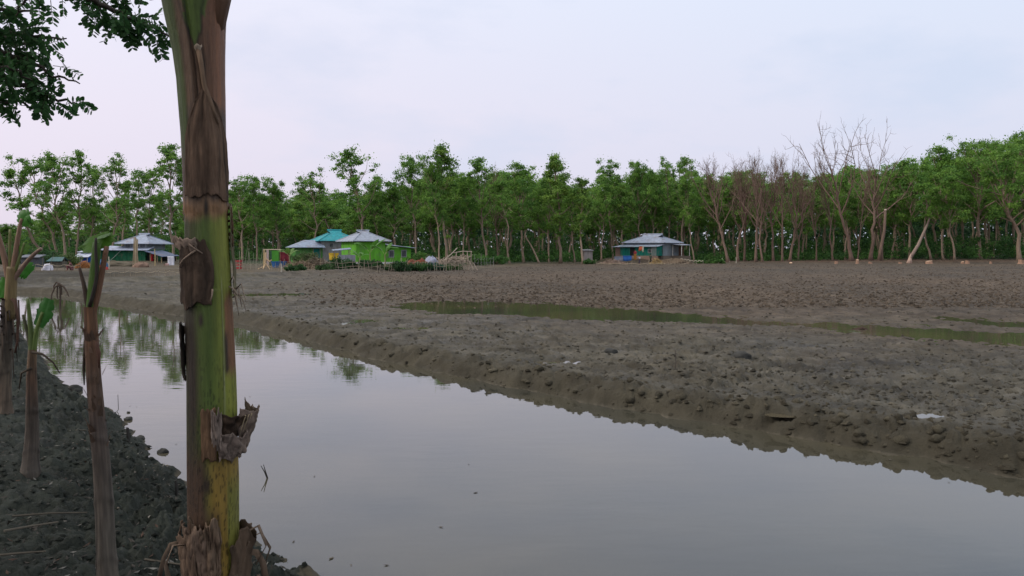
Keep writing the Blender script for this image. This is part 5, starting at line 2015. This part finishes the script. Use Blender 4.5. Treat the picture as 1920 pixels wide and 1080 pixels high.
stalk(rt_, [at(24, 520, YS), at(38, 480, YS), at(46, 455, YS)], .02, .010, (.14, .17, .05), b)
blade(rt_, [at(38, 420, YS), at(48, 405, YS), at(56, 402, YS)], .075, b, (.05, .17, .02), 9)
blade(rt_, [at(42, 476, YS), at(48, 455, YS)], .05, b, (.09, .19, .03), 10)
blade(rt_, [at(38, 505, YS + .1), at(48, 508, YS + .1), at(56, 514, YS + .1)], .09, b, (.03, .16, .015), 11)
blade(rt_, [at(-2, 560, YS), at(8, 535, YS), at(10, 520, YS)], .06, b, (.05, .18, .02), 12)
m = MB()
rg = np.random.default_rng(23)
for k in range(26):
    a_ = rg.uniform(0, 6.28)
    z_ = rg.uniform(.55, 1.0)
    base_p = np.array(at(14, 560, YS) - b) * z_
    o_ = np.array([math.cos(a_), math.sin(a_), 0])
    p = [base_p + o_ * .05, base_p + o_ * .10 + np.array([0, 0, .02]), base_p + o_ * .11 + np.array([0, 0, -rg.uniform(.08, .35)])]
    m.tube(p, [.014, .011, .004], np.array((.075, .055, .04)) * rg.uniform(.5, 1.7), 4)
for q in ([(28, 560), (34, 600), (33, 640), (28, 662)], [(22, 560), (30, 570), (34, 620)]):
    m.tube([np.array(at(a_, c_, YS - .05) - b) for a_, c_ in q], np.linspace(.018, .01, len(q)), (.085, .045, .03), 5)
m.build('dead_leaf', 'dry', rt_, True)

# withered plant in the pond
Yw = 29.5
b = at(112, 571, Yw)
b.z = -.3
m = MB()
rg = np.random.default_rng(29)
for q in ([(112, 575), (113, 548), (111, 532)], [(112, 534), (103, 538), (97, 552), (95, 568)], [(112, 533), (120, 538), (126, 548), (129, 556)], [(111, 533), (106, 529), (101, 536), (100, 548)],
          [(112, 534), (115, 540), (116, 553)], [(112, 531), (108, 536), (107, 552), (108, 560)]):
    P = np.array([np.array(at(a_, c_, Yw) - b) for a_, c_ in q])
    if P[0][2] < .5 and len(q) == 3:
        P[0][2] = 0
    m.tube(P, np.linspace(.045, .02, len(q)), np.array((.085, .062, .045)) * rg.uniform(.8, 1.2), 5)
o = m.build('withered_plant', 'dry')
o.location = b
tag(o, 'withered brown plant with drooping leaves at the far end of the pond', 'dead plant')

# ------------------------------------------------------------------ sticks, clods and litter
def stick(label, pts, r, col, loc, cat='stick', name='stick'):
    m = MB()
    m.tube([np.array(p - loc) for p in pts], np.linspace(r, r * .6, len(pts)), col, 5)
    o = m.build(name, 'twig')
    o.location = loc
    return tag(o, label, cat)


Yt = 7.35
l0 = at(503, 903, Yt)
l0.z = -.02
m = MB()
for q in ([(497, 912), (503, 900), (497, 882), (494, 871)], [(500, 912), (502, 900), (496, 885), (489, 873)]):
    P = [np.array(at(a_, c_, Yt) - l0) for a_, c_ in q]
    m.tube(P, [.007, .0065, .005, .003], (.03, .027, .022), 5)
o = m.build('twig', 'twig')
o.location = l0
tag(o, 'bent dark twig sticking out of the pond right of the thick stem', 'twig')
g = ground_hit(240, 832)
stick('short dark stake at the edge of the dark bank', [Vector((g.x, g.y, g.z - .1)), g + Vector((.005, 0, .05)), g + Vector((0, 0, .17))], .024, (.035, .032, .028), g, 'stake', 'stake')
g = ground_hit(331, 925)
stick('small dark peg on the bank beside the thick stem', [Vector((g.x, g.y, g.z - .1)), g + Vector((0, 0, .05)), g + Vector((-.005, 0, .11))], .018, (.03, .028, .025), g, 'stake', 'stake')
g = ground_hit(222, 772)
Ys = g.y
stick('thin bent wire-like twig over the water left of the thick stem', [at(205, 775, Ys), at(218, 773, Ys), at(222, 768, Ys), at(221, 740, Ys)], .006, (.09, .085, .08), g, 'twig', 'twig')
stick('thin pale twig lying over the water by the bank clods', [at(200, 782, Ys), at(222, 778, Ys), at(240, 775, Ys)], .005, (.12, .11, .10), g, 'twig', 'twig')
g = ground_hit(1266, 695)
stick('thin upright stick alone in the near mud of the field', [g + Vector((0, 0, -.05)), g + Vector((.01, 0, .15)), g + Vector((-.005, 0, .34))], .009, (.07, .06, .05), g)
g = ground_hit(1612, 622)
stick('dark branch stub in the long puddle', [g + Vector((-.2, 0, .02)), g + Vector((.05, 0, .08)), g + Vector((.22, 0, .03))], .05, (.05, .03, .022), g)
for px, py, ln, an, lab in ((95, 975, .42, .5, 'pale dry stalk on the dark bank at lower left'), (60, 1000, .3, .9, 'short dry stalk below the pale one on the dark bank'),
                            (330, 1072, .38, -.1, 'pale stick lying at the foot of the thick stem'), (222, 965, .16, -1.0, 'small tan stick right of the slender stem'),
                            (38, 1052, .25, .3, 'grey stick at the bottom left corner'), (165, 815, .26, 1.1, 'dry stalk slanting beside the slender stem')):
    g = ground_hit(px, py)
    d = Vector((math.cos(an), math.sin(an), 0)) * ln / 2
    pts = []
    for k in (-1, 0, 1):
        p = g + d * k
        p.z = H(p.x, p.y) + .045 + .012 * k
        pts.append(p)
    stick(lab, pts, .008, (.095, .082, .062), g)


def clod(label, px, py, r, seed, water=True, cat='mud clod', name='mud_clod', col=(.04, .04, .036)):
    g = Vector((*gxy(px, py, 0), 0)) if water else ground_hit(px, py)
    m = MB()
    th = np.linspace(0, 2 * PI, 20, endpoint=False)
    ph = np.linspace(0.01, PI - .01, 12)
    T, Pp = np.meshgrid(th, ph)
    k = 1 + .9 * fbm(np.cos(T) * np.sin(Pp) * 1.6 + seed * 3, np.sin(T) * np.sin(Pp) * 1.6 + np.cos(Pp) * 1.3, 4, seed)
    G = np.stack([np.cos(T) * np.sin(Pp) * r * k * 1.2, np.sin(T) * np.sin(Pp) * r * k, np.cos(Pp) * r * k * .75 + r * .15], -1)
    m.grid(G[::-1], np.array(col) * (1 + .5 * fbm(T * 2, Pp * 3, 3, seed))[..., None], True)
    o = m.build(name, 'wood', None, True)
    o.location = g
    return tag(o, label, cat)


clod('round mud clod in the water at the left bank edge', 139, 733, .10, 3)
clod('small mud clod in the water above the dark stake', 240, 787, .045, 4)
clod('tiny mud clod in the water right of the bent wire-like twig', 241, 774, .02, 5)
clod('flat mud clod in the water between stake and thick stem', 305, 848, .05, 6)
clod('mud clod standing at the waterline beside the peg', 319, 888, .055, 7)
clod('mud clod low at the waterline right of the dark stake', 262, 823, .045, 8)
clod('lone dark lump on the near mud of the field', 1392, 672, .13, 9, False)
clod('dark lump in the near mud left of the lone stick', 1145, 661, .10, 10, False)

# litter on the bank
rg = np.random.default_rng(55)
n = 5200
px = rg.uniform(-60, 560, n)
Yl = rg.uniform(3.0, 9.5, n) ** 1.0
X = (px - 960) / F * Yl
z, sd, near, *_ = height(X, Yl, True, True)
dens = fbm(X * 1.3, Yl * 1.3, 3, 301) + .5
ok = near & (sd > .12) & (rg.random(n) < np.clip(dens * 1.6 - .3, 0.05, 1))
X, Yl, z = X[ok], Yl[ok], z[ok]
n = len(X)
nrm = rg.normal(size=(n, 3)) * .35 + np.array([0, 0, 1])
nrm /= np.linalg.norm(nrm, axis=1)[:, None]
t = np.cross(nrm, rg.normal(size=(n, 3)))
t /= np.linalg.norm(t, axis=1)[:, None]
bt = np.cross(nrm, t)
P = np.stack([X, Yl, z + .012], 1)
sz = rg.uniform(.008, .028, (n, 1))
Q = np.stack([P - t * sz, P - bt * sz * .4, P + t * sz + nrm * sz * .3, P + bt * sz * .4], 1)
pal = np.array([(.06, .052, .042), (.04, .036, .028), (.20, .19, .165), (.03, .035, .025), (.085, .05, .034)])
C = pal[rg.choice(5, n, p=[.30, .28, .16, .18, .08])] * rg.uniform(.6, 1.2, (n, 1))
mb = MB()
mb.quads(Q, C)
tag(mb.build('leaf_litter', 'dry'), 'dry leaf scraps scattered over the dark bank', 'leaf litter', None, 'stuff')

# loose crumbs of mud on the bank, the bund and the field
rg = np.random.default_rng(57)


def crumbs(name, label, px, Yl, keepf, sizef, col, flat=.75):
    X = (px - 960) / F * Yl
    z, sd, near, tilled, forest, pm, d = height(X, Yl, True, True)
    keep = keepf(sd, near, tilled, forest, pm, len(X))
    X, Yl, z = X[keep], Yl[keep], z[keep]
    n = len(X)
    dirs = np.array([(1, 0, -.1), (.45, .9, 0), (-.6, .8, -.1), (-1, 0, .05), (-.5, -.85, 0), (.55, -.8, -.1), (.5, .1, .7), (-.2, .45, .8), (-.25, -.4, .75), (0, 0, -.6)])
    fo = [(0, 1, 6), (1, 2, 7), (1, 7, 6), (2, 3, 7), (3, 8, 7), (3, 4, 8), (4, 5, 8), (5, 6, 8), (5, 0, 6), (6, 7, 8), (1, 0, 9), (2, 1, 9), (3, 2, 9), (4, 3, 9), (5, 4, 9), (0, 5, 9)]
    sz = sizef(Yl, n)
    sq = np.stack([rg.uniform(.7, 1.5, n), rg.uniform(.7, 1.2, n), rg.uniform(.75, 1.25, n) * flat], 1)
    ang = rg.uniform(0, 6.28, n)
    V = dirs[None] * rg.uniform(.65, 1.25, (n, 10, 1)) * sq[:, None, :] * sz[:, None, None]
    c, s = np.cos(ang)[:, None], np.sin(ang)[:, None]
    V = np.stack([V[..., 0] * c - V[..., 1] * s, V[..., 0] * s + V[..., 1] * c, V[..., 2]], -1)
    V += np.stack([X, Yl, z - sz * .05], 1)[:, None, :]
    m = MB()
    m.V.append(V.reshape(-1, 3))
    m.Fc = [(10 * i + a_, 10 * i + b_, 10 * i + c_) for i in range(n) for a_, b_, c_ in fo]
    cc = np.array(col)[None] * rg.uniform(.55, 1.35, (n, 1))
    m.C.append(np.repeat(cc, 10, axis=0))
    tag(m.build(name, 'mud'), label, 'mud', None, 'stuff')


n = 9000
crumbs('bank_mud', 'loose crumbs of dark mud on the near bank', rg.uniform(-40, 600, n), np.exp(rg.uniform(math.log(3.0), math.log(16), n)),
       lambda sd, near, t, f, pm, n: near & (sd > -.02) & (rg.random(n) < .25 + .75 * np.exp(-((sd - .3) / .8) ** 2)),
       lambda Y, n: (.005 + .028 * rg.random(n) ** 2), (.032, .037, .030))
n = 16000
crumbs('bund_mud', 'loose lumps of mud along the field side of the pond', rg.uniform(-60, 2050, n), np.exp(rg.uniform(math.log(6), math.log(32), n)),
       lambda sd, near, t, f, pm, n: (~near) & (sd > .02) & (sd < 1.0) & (rg.random(n) < .85),
       lambda Y, n: .008 + .055 * rg.random(n) ** 3, (.066, .058, .040))
n = 26000
crumbs('field_mud', 'lumps of turned mud over the near field', rg.uniform(-60, 2050, n), 1 / rg.uniform(1 / 36, 1 / 8, n),
       lambda sd, near, t, f, pm, n: (~near) & (sd > .9) & (rg.random(n) < (1 - .75 * pm) * .8),
       lambda Y, n: .010 + .045 * rg.random(n) ** 3, (.080, .073, .055), .7)
n = 34000
crumbs('ploughed_clods', 'clods of brown ploughed earth over the far field', rg.uniform(-60, 2050, n), 1 / rg.uniform(1 / 105, 1 / 26, n),
       lambda sd, near, t, f, pm, n: (~near) & (f < .1) & (rg.random(n) < np.clip(t * 1.3 - .15, 0, 1) * (1 - .45 * pm)),
       lambda Y, n: .025 + .07 * rg.random(n) ** 2.5, (.080, .063, .046), .8)


# bigger clods tumbled along the field side of the pond
import bmesh
rg = np.random.default_rng(91)
bmm = bmesh.new()
bmesh.ops.create_icosphere(bmm, subdivisions=2, radius=1)
bmm.verts.ensure_lookup_table()
BV = np.array([v.co[:] for v in bmm.verts])
BF = [tuple(v.index for v in f.verts) for f in bmm.faces]
bmm.free()
shapes = []
for k in range(9):
    q = BV * 1.25 + 7.3 * k
    r_ = .55 + 1.15 * (bil(q[:, 0] + q[:, 2] * .6, q[:, 1] - q[:, 2] * .5, 4, 400 + k)) + .55 * fbm(q[:, 0] * 2.6 + q[:, 2], q[:, 1] * 2.6 - q[:, 2], 3, 410 + k)
    shapes.append(BV * r_[:, None])
n = 8500
px = rg.uniform(-60, 2150, n)
Yl = 1 / rg.uniform(1 / 30, 1 / 5.5, n)
X = (px - 960) / F * Yl
z, sd, near, *_ = height(X, Yl, True, True)
keep = (~near) & (sd > .03) & (sd < .95) & (rg.random(n) < .9 * np.exp(-((sd - .38) / .30) ** 2) + .05)
X, Yl, z = X[keep], Yl[keep], z[keep]
sz = .014 + .070 * rg.random(len(X)) ** 3
mb = MB()
for k in range(len(X)):
    s = shapes[rg.integers(0, 9)]
    a_ = rg.uniform(0, 6.28)
    M_ = np.array([[math.cos(a_), -math.sin(a_), 0], [math.sin(a_), math.cos(a_), 0], [0, 0, 1]])
    V = (s * np.array([rg.uniform(.9, 1.6), rg.uniform(.8, 1.2), rg.uniform(.6, .95)])) @ M_.T * sz[k] + np.array([X[k], Yl[k], z[k] - sz[k] * .12])
    mb.add(V, BF, np.array((.074, .066, .046)) * rg.uniform(.65, 1.35))
tag(mb.build('bund_clods', 'mud', None, True), 'tumbled clods on the crumbling field side of the pond', 'mud', None, 'stuff')

rg = np.random.default_rng(83)
n = 420
Yl = 1 / rg.uniform(1 / 30, 1 / 5, n)
X = (rg.uniform(60, 1900, n) - 960) / F * Yl
sdp = sdf_poly(X, Yl, POND)
ok = (sdp < -.25) & (rg.random(n) < .03 + .6 * np.exp((sdp + .25) / .5))
X, Yl = X[ok], Yl[ok]
n = len(X)
a_ = rg.uniform(0, 6.28, n)
l_ = rg.uniform(.008, .03, n)
c_, s_ = np.cos(a_) * l_, np.sin(a_) * l_
P = np.stack([X, Yl, np.full(n, .004)], 1)
Z0 = np.zeros(n)
Q = np.stack([P - np.stack([c_, s_, Z0], 1), P + np.stack([s_, -c_, Z0], 1) * .5, P + np.stack([c_, s_, Z0 + .004], 1), P - np.stack([s_, -c_, Z0], 1) * .5], 1)
mb = MB()
mb.quads(Q, np.array([(.06, .05, .035)]) * rg.uniform(.5, 2.2, (n, 1)))
tag(mb.build('floating_debris', 'dry'), 'tiny leaf scraps floating on the pond', 'debris', None, 'stuff')


# ------------------------------------------------------------------ overhanging tree at upper left
rg = np.random.default_rng(61)
tx, ty = -5.2, 3.6
tree = empty('overhanging_tree', (tx, ty, H(tx, ty)), 'tree with feathery dark leaves hanging into the upper left corner', 'tree')
o0 = np.array([tx, ty, H(tx, ty)])
tb, lf, can = MB(), MB(), MB()
tb.tube([np.array(p) - o0 for p in ((tx, ty, -.1 + o0[2]), (tx + .1, ty, 2.2), (tx + .25, ty + .1, 3.6), (tx + .5, ty, 5.2))], [.19, .15, .13, .09], (.10, .085, .065), 10)
DL = ((.030, .085, .032), (.070, .17, .052))


def compound(p, d, L, npair, lw, hang):
    """a feathered leaf: rib with pairs of oblong leaflets"""
    p = np.array(p, float)
    d = np.array(d, float)
    d /= np.linalg.norm(d)
    pts = [p]
    dd = d.copy()
    for i in range(6):
        dd = dd + np.array([0, 0, -hang / 6])
        dd /= np.linalg.norm(dd)
        pts.append(pts[-1] + dd * L / 6)
    pts = np.array(pts)
    lf.tube(pts - o0, np.linspace(.0028, .0012, 7), (.07, .09, .04), 3, False)
    nrm0 = np.cross(dd, rg.normal(size=3))
    nrm0 = nrm0 / np.linalg.norm(nrm0) * .6 + np.array([0, 0, .55])
    qs, cs = [], []
    for i in range(npair):
        f = 1.0 + 5.0 * (i + .6) / npair
        q = np.array([np.interp(f, range(7), pts[:, a]) for a in range(3)])
        s0 = np.cross(dd, nrm0)
        s0 /= np.linalg.norm(s0)
        for s in (-1, 1):
            v = s0 * s + dd * .45 + np.array([0, 0, -.25]) + rg.normal(size=3) * .16
            v /= np.linalg.norm(v)
            l = lw * (.75 + .5 * math.sin(PI * (i + .6) / npair)) * rg.uniform(.85, 1.15)
            w = np.cross(v, nrm0 + rg.normal(size=3) * .3)
            w = w / np.linalg.norm(w) * l * .24
            e = q + v * l
            qs.append([q, q + v * l * .35 - w, q + v * l * .8 - w * .9, e])
            qs.append([q, e, q + v * l * .8 + w * .9, q + v * l * .35 + w])
            c = np.array(DL[0]) * (1 - (t_ := rg.random())) + np.array(DL[1]) * t_
            cs += [c, c]
    lf.quads(np.array(qs) - o0, np.array(cs))


def branch(pts, r0_, r1_, n):
    P = np.array([np.array(p) for p in pts])
    k = np.linspace(0, 1, len(P))
    t = np.linspace(0, 1, n)
    Q = np.stack([np.interp(t, k, P[:, i]) for i in range(3)], -1)
    for _ in range(3):
        Q[1:-1] = (Q[:-2] + 2 * Q[1:-1] + Q[2:]) / 4
    Q[1:-1] += rg.normal(size=(n - 2, 3)) * .01
    tb.tube(Q - o0, np.linspace(r0_, r1_, n), (.075, .062, .05), 5, False)
    return Q


BR = [
    # (polyline in px with distance, leaf count, spread)
    ([(-160, -60, 4.6), (-20, 60, 4.9), (70, 70, 5.0), (125, 72, 5.05)], 46, .07),
    ([(-160, -60, 4.6), (-60, 20, 4.7), (20, 20, 4.9), (85, 18, 5.0)], 40, .06),
    ([(-160, 0, 4.6), (-20, 90, 4.8), (40, 105, 4.9), (100, 140, 5.0), (150, 157, 5.05)], 34, .05),
    ([(-120, 60, 4.6), (0, 140, 4.8), (50, 165, 4.9), (110, 186, 5.0), (148, 198, 5.05)], 34, .05),
    ([(-120, 100, 4.6), (-20, 180, 4.8), (20, 192, 4.85), (70, 205, 5.0)], 15, .04),
    ([(-100, -20, 4.8), (0, 70, 5.2), (50, 85, 5.3), (100, 90, 5.3)], 34, .08),
    ([(-100, 40, 4.5), (-20, 120, 4.7), (30, 130, 4.7), (60, 150, 4.8)], 26, .06),
    ([(40, -140, 4.4), (130, -30, 4.6), (170, -4, 4.7), (215, 18, 4.8), (262, 44, 4.9), (305, 60, 4.95), (352, 84, 5.0)], 56, .035),
    ([(60, -140, 4.6), (150, -40, 4.9), (220, -14, 5.0), (290, -2, 5.0)], 34, .05),
    ([(20, -120, 4.6), (80, -30, 4.8), (100, -4, 4.9), (140, 2, 5.0)], 12, .04),
    ([(20, -160, 4.6), (40, -60, 4.6), (60, -10, 4.7), (30, 30, 4.8)], 8, .05),
]
fork = np.array((tx + .3, ty + .1, 4.0))
for pl, cnt, spread in BR:
    W = [np.array(at(px, py, Y)) for px, py, Y in pl]
    Q = branch([fork] + W, .03, .004, 26)
    for k in range(int(cnt * .72)):
        f = 11 + 14 * (k + rg.random()) / cnt
        q = np.array([np.interp(f, range(26), Q[:, a]) for a in range(3)]) + rg.normal(size=3) * spread * np.array([1, 1.6, .8])
        d = rg.normal(size=3) * .75 + (Q[-1] - Q[12]) * .5 + np.array([.0, 0, -.55])
        compound(q, d, rg.uniform(.11, .19), rg.integers(6, 9), rg.uniform(.034, .048), .7)
# the rest of the crown, over the bank and out of the picture
m_c, m_r = [], []
for k in range(190):
    x, y = rg.uniform(-8.5, 1.2), rg.uniform(-3.5, 6.2)
    z_ = rg.uniform(4.1, 6.8)
    zmin = 2.2 + .352 * y + .55
    if x < -y * .67 - .5:
        zmin = 3.0
    if z_ < zmin:
        z_ = zmin + rg.uniform(0, 1.2)
    if x < -y * .6 - .1 and -y * .9 - .3 < x and False:
        continue
    m_c.append(np.array((x, y, z_)) - o0)
    m_r.append(rg.uniform(.3, .6))
Q, C = leaf_quads(rg, m_c, np.array(m_r), 46, .085, (.012, .036, .016), (.03, .07, .026), up=.6)
can.quads(Q, C)
for k in range(16):
    e = m_c[k * 11] + o0
    branch([fork + np.array([0, 0, rg.uniform(-.2, .9)]), (fork + e) / 2 + np.array([0, 0, .5]), e], .05, .01, 10)
tb.build('trunk', 'bark', tree, True, 'trunk with slender branches')
lf.build('feathery_leaves', 'leaf', tree)
can.build('crown', 'leaf', tree)

# ------------------------------------------------------------------ sky and light
SUN_EL, SUN_AZ = rad(32), rad(-100)      # azimuth from +Y towards +X
w = bpy.data.worlds.new('World')
SC.world = w
w.use_nodes = True
nt = w.node_tree
N, L = nt.nodes, nt.links
bg = N['Background']
sky = N.new('ShaderNodeTexSky')
sky.sky_type = 'NISHITA'
sky.sun_disc = False
sky.sun_elevation = SUN_EL
sky.sun_rotation = SUN_AZ
sky.air_density = 1.0
sky.dust_density = 2.0
tc = N.new('ShaderNodeTexCoord')
sep = N.new('ShaderNodeSeparateXYZ')
L.new(tc.outputs['Generated'], sep.inputs[0])
# cloud deck: pale lavender, warmer to the left, a few blue-grey rents
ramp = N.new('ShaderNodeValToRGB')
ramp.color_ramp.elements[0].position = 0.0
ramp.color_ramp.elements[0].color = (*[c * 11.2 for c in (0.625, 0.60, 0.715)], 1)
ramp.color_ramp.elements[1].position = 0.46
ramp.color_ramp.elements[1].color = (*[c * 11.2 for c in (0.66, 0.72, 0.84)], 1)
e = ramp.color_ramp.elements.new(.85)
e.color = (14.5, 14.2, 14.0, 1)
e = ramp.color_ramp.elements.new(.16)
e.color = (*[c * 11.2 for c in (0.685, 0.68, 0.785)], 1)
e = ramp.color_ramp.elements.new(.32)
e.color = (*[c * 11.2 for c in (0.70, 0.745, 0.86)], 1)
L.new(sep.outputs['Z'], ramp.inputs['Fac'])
mpw = N.new('ShaderNodeMapping')
mpw.inputs['Scale'].default_value = (1.6, 1.6, 4.2)
L.new(tc.outputs['Generated'], mpw.inputs['Vector'])
n1 = N.new('ShaderNodeTexNoise')
n1.inputs['Scale'].default_value = 2.3
n1.inputs['Detail'].default_value = 6
n1.inputs['Roughness'].default_value = .55
L.new(mpw.outputs['Vector'], n1.inputs['Vector'])
cm = N.new('ShaderNodeMapRange')
cm.inputs['From Min'].default_value = .50
cm.inputs['From Max'].default_value = .66
cm.inputs['To Min'].default_value = 0.0
cm.inputs['To Max'].default_value = 0.45
L.new(n1.outputs['Fac'], cm.inputs['Value'])
mc = N.new('ShaderNodeMix')
mc.data_type = 'RGBA'
L.new(cm.outputs['Result'], mc.inputs['Factor'])
L.new(ramp.outputs['Color'], mc.inputs[6])
mc.inputs[7].default_value = (6.1, 6.9, 8.5, 1)
# rosier toward the left, lilac-blue to the right
wr = N.new('ShaderNodeMapRange')
wr.inputs['From Min'].default_value = -.7
wr.inputs['From Max'].default_value = .5
L.new(sep.outputs['X'], wr.inputs['Value'])
tint = N.new('ShaderNodeMix')
tint.data_type = 'RGBA'
L.new(wr.outputs['Result'], tint.inputs['Factor'])
tint.inputs[6].default_value = (1.12, 1.03, 1.02, 1)
tint.inputs[7].default_value = (.93, .97, 1.0, 1)
mt = N.new('ShaderNodeMix')
mt.data_type = 'RGBA'
mt.blend_type = 'MULTIPLY'
mt.inputs['Factor'].default_value = 1
L.new(mc.outputs[2], mt.inputs[6])
L.new(tint.outputs[2], mt.inputs[7])
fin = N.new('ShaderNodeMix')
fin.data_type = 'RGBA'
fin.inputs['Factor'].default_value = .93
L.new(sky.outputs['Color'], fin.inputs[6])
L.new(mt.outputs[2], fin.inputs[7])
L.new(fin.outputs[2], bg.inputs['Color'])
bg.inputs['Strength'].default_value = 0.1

sl = bpy.data.lights.new('sun', 'SUN')
so = bpy.data.objects.new('sun', sl)
COL.objects.link(so)
sl.energy = 1.5
sl.angle = rad(12)
sl.color = (1.0, .93, .84)
sd_ = Vector((math.sin(SUN_AZ) * math.cos(SUN_EL), math.cos(SUN_AZ) * math.cos(SUN_EL), math.sin(SUN_EL)))
so.rotation_euler = sd_.to_track_quat('Z', 'Y').to_euler()

for k, lst in PROTO.items():
    for i, (o, h) in enumerate(lst):
        if (k, i) not in used_proto:
            for ch in list(o.children):
                bpy.data.objects.remove(ch)
            bpy.data.objects.remove(o)

SC.view_settings.view_transform = 'Standard'
SC.view_settings.look = 'None'
SC.view_settings.exposure = 0.1
SC.view_settings.gamma = 1
SC.cycles.max_bounces = 6
SC.cycles.diffuse_bounces = 3
SC.cycles.glossy_bounces = 3
SC.cycles.transmission_bounces = 3
SC.cycles.use_denoising = True
